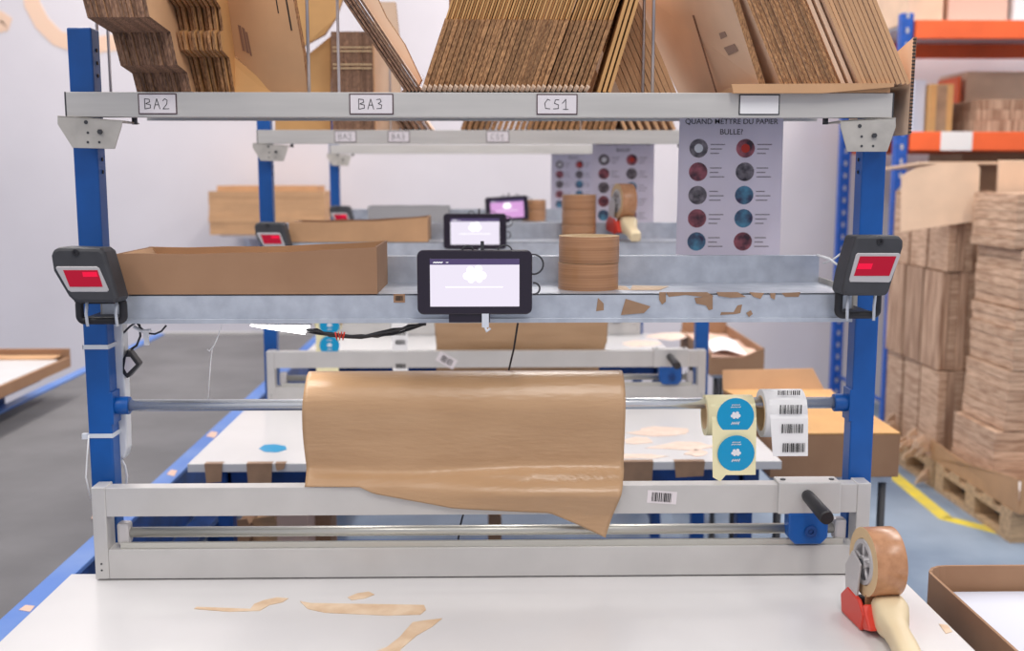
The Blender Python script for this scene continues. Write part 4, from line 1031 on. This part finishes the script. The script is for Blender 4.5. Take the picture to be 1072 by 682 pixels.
for i in range(3):
    rbox('carton_bundle', 1022 - i * 2 + 2, 1090, 104 + i * 11, 138, 4.3, .5, M['stackv'], ('topmost', 'middle', 'lowest')[i] + ' flat carton bundle stacked on the lower rack level', 'carton bundle', 'flat bundles on the lower rack level', z=P(1000, 104 + (i + 1) * 11, 4.3).z if i < 2 else 1.82)
rbox('carton', 950, 990, -40, 21, 4.3, .7, M['cardp'], 'pale carton on the upper rack level, left one', 'carton', 'cartons on the rack', z=2.43)
rbox('carton', 992, 1058, -40, 21, 4.32, .7, M['pinkcard'], 'pinkish carton on the upper rack level, right of the pale one', 'carton', 'cartons on the rack', z=2.43)
rbox('carton', 1061, 1130, -40, 21, 4.3, .7, M['paper'], 'white carton on the upper rack level at the frame edge', 'carton', 'cartons on the rack', z=2.43)
rbox('carton', 1000, 1100, 160, 300, 4.5, .5, M['cardb'], 'dark brown carton standing on the floor behind the pallet stacks', 'carton', z=0)

def pallet(x0, y0, label):
    t = thing('wooden_pallet', label, 'pallet', (x0 + .5, y0 + .4, 0), 'wooden pallets on the floor at the right')
    for k in range(5): build('deck_board', bx(x0, x0 + 1.0, y0 + .0 + k * .175, y0 + .10 + k * .175, .122, .144), M['wood'], t)
    for k in range(3): build('stringer_board', bx(x0 + k * .45, x0 + .1 + k * .45, y0, y0 + .8, .10, .1215), M['wood'], t)
    for i in range(3):
        for j in range(3): build('block', bx(x0 + i * .45, x0 + .1 + i * .45, y0 + j * .35, y0 + .1 + j * .35, .022, .0995), M['wood'], t)
    for k in range(3): build('bottom_board', bx(x0 + k * .45, x0 + .1 + k * .45, y0, y0 + .8, 0, .0215), M['wood'], t)
    return t
pallet(2.25, 2.55, 'wooden pallet on the floor nearest the camera at the right')
pallet(2.25, 3.38, 'wooden pallet behind the nearest one, under the tall carton stack')
# tall stack A: bundles of flattened cartons
nx, ny = 3, 3; tiers = [(.1445, .60), (.602, 1.10), (1.102, 1.50)]
xs = [2.27, 2.52, 2.78, 3.2]; ys = [3.40, 3.66, 3.90, 4.15]
for ti, (z0, z1) in enumerate(tiers):
    for i in range(nx):
        for j in range(ny):
            if i > 0 and j > 0: continue
            ox, oy = rnd.uniform(-.012, .012), rnd.uniform(-.012, .012)
            t = thing('carton_bundle', ('bottom', 'middle', 'top')[ti] + '-tier bundle of flattened cartons in the tall stack by the rack, ' +
                      (('left column, front', 'left column, middle', 'left column, rear')[j] if i == 0 else ('second column', 'third column')[i - 1]), 'carton bundle', (xs[i] + .1, ys[j] + .1, z0), 'carton bundles in the tall pallet stack')
            nsub = 5
            wdt = (xs[i + 1] - xs[i] - .03) / nsub
            for q in range(nsub):
                dz = rnd.uniform(-.008, 0)
                oy2 = rnd.uniform(0, .018)
                build('carton_layer', bx(xs[i] + ox + q * wdt, xs[i] + ox + (q + .93) * wdt, ys[j] + oy + oy2, ys[j + 1] + oy - .025, z0, z1 + dz), M['stackv'] if (q + ti) % 2 else M['stack'], t)
dpl = planeY((944, 243, 3.42), (1024, 226, 3.34), (1021, 170, 3.36))
sh = thing('cardboard_sheet', 'large pale sheet draped over the tall carton stack by the rack', 'cardboard sheet', (2.5, 3.8, 1.5))
build('hanging_face', MB().prism([*[dpl(x, y) for x, y in ((944, 243), (1019, 232), (1024, 226), (1026, 176), (1021, 170), (985, 172), (962, 176), (945, 184))]], (-.006, .004, 0)), M['cardp'], sh)
build('top_face', MB().prism([(dpl(962, 176).x, 3.42, 1.63), (dpl(1075, 171).x, 3.38, 1.63), (dpl(1075, 171).x, 4.0, 1.63), (dpl(962, 176).x, 4.0, 1.60)], (0, 0, .012)), M['cardp'], sh)
rbox('cardboard_sheet', 1044, 1110, 168, 205, 3.37, .02, M['cardp'], 'pale sheet hanging over the right part of the tall stack', 'cardboard sheet')
# stack B
tz = [.1455, .42, .70, .98, 1.25, 1.50]
for i in range(5):
    ox = rnd.uniform(-.02, .02) - (.06 if i == 0 else 0)
    t = thing('carton_bundle', ('lowest', 'second lowest', 'middle', 'second highest', 'highest')[i] + ' block of flat cartons in the stack at the right frame edge', 'carton bundle', (2.6, 3.1, tz[i]), 'blocks of flat cartons at the right edge')
    for q in range(6):
        h = (tz[i + 1] - tz[i] - .004) / 6
        build('carton_layer', bx(2.36 + ox + rnd.uniform(-.006, .006), 3.1, 2.86, 3.30, tz[i] + q * h, tz[i] + (q + .94) * h), M['stack'], t)
# low tray on the front pallet
t = thing('cardboard_box', 'torn low brown carton on the nearest pallet, in front of the stacks', 'cardboard box', (2.6, 2.7, .145))
build('side_wall', MB().prism([(2.255, 2.5, .145), (2.255, 3.42, .145), (2.24, 3.40, .25), (2.235, 3.0, .235), (2.24, 2.5, .30)], (.006, 0, 0)).prism([(2.26, 2.5, .145), (3.2, 2.5, .145), (3.2, 2.5, .33), (2.26, 2.5, .30)], (0, .006, 0)), M['card'], t)
build('bottom', bx(2.262, 3.2, 2.506, 2.85, .145, .152), M['cardb'], t)
build('white_scrap', bx(2.30, 2.42, 2.66, 2.80, .153, .20), M['paper'], t)
cr = MB(); r3 = random.Random(3)
for k in range(26):
    x, y, z = 2.20 + r3.uniform(-.03, .04), 3.40 + r3.uniform(-.02, .55), .03 + r3.uniform(0, .22); s = r3.uniform(.02, .045)
    cr.prism([(x - s, y, z - s * .6), (x + s, y + s * .5, z - s * .3), (x + s * .4, y, z + s), (x - s * .7, y - s * .4, z + s * .5)], (.006, -.008, .004))
tag(build('crumpled_wrapping', cr, M['cardp'], None, (2.22, 3.6, 0)), 'crumpled torn paper wrapping at the foot of the tall carton stack', 'wrapping paper', kind='stuff')

# ------------------------------------------------------------------ light
w = bpy.data.worlds.new('world'); sc.world = w; w.use_nodes = True
w.node_tree.nodes['Background'].inputs[0].default_value = lin((240, 242, 255)); w.node_tree.nodes['Background'].inputs[1].default_value = .54
def area(name, loc, sx, sy, e, rot=(0, 0, 0), col=(255, 250, 244)):
    l = bpy.data.lights.new(name, 'AREA'); l.shape = 'RECTANGLE'; l.size = sx; l.size_y = sy; l.energy = e; l.color = lin(col)[:3]
    o = bpy.data.objects.new(name, l); COL.objects.link(o); o.location = loc; o.rotation_euler = rot; return o
for x in (-2.4, 0.4, 3.0):
    for y in (-2.2, 1.6, 4.2):
        area('ceiling_light', (x, y, 4.2), .5, 2.2, 50)
area('led_light', P(295, 348, .05) + Vector((0, -.02, -.004)), .14, .04, .13, (0, 0, 0))
sc.view_settings.view_transform = 'Standard'; sc.view_settings.look = 'None'; sc.view_settings.exposure = .08; sc.view_settings.gamma = 1
try: sc.view_settings.use_curve_mapping = False
except Exception: pass
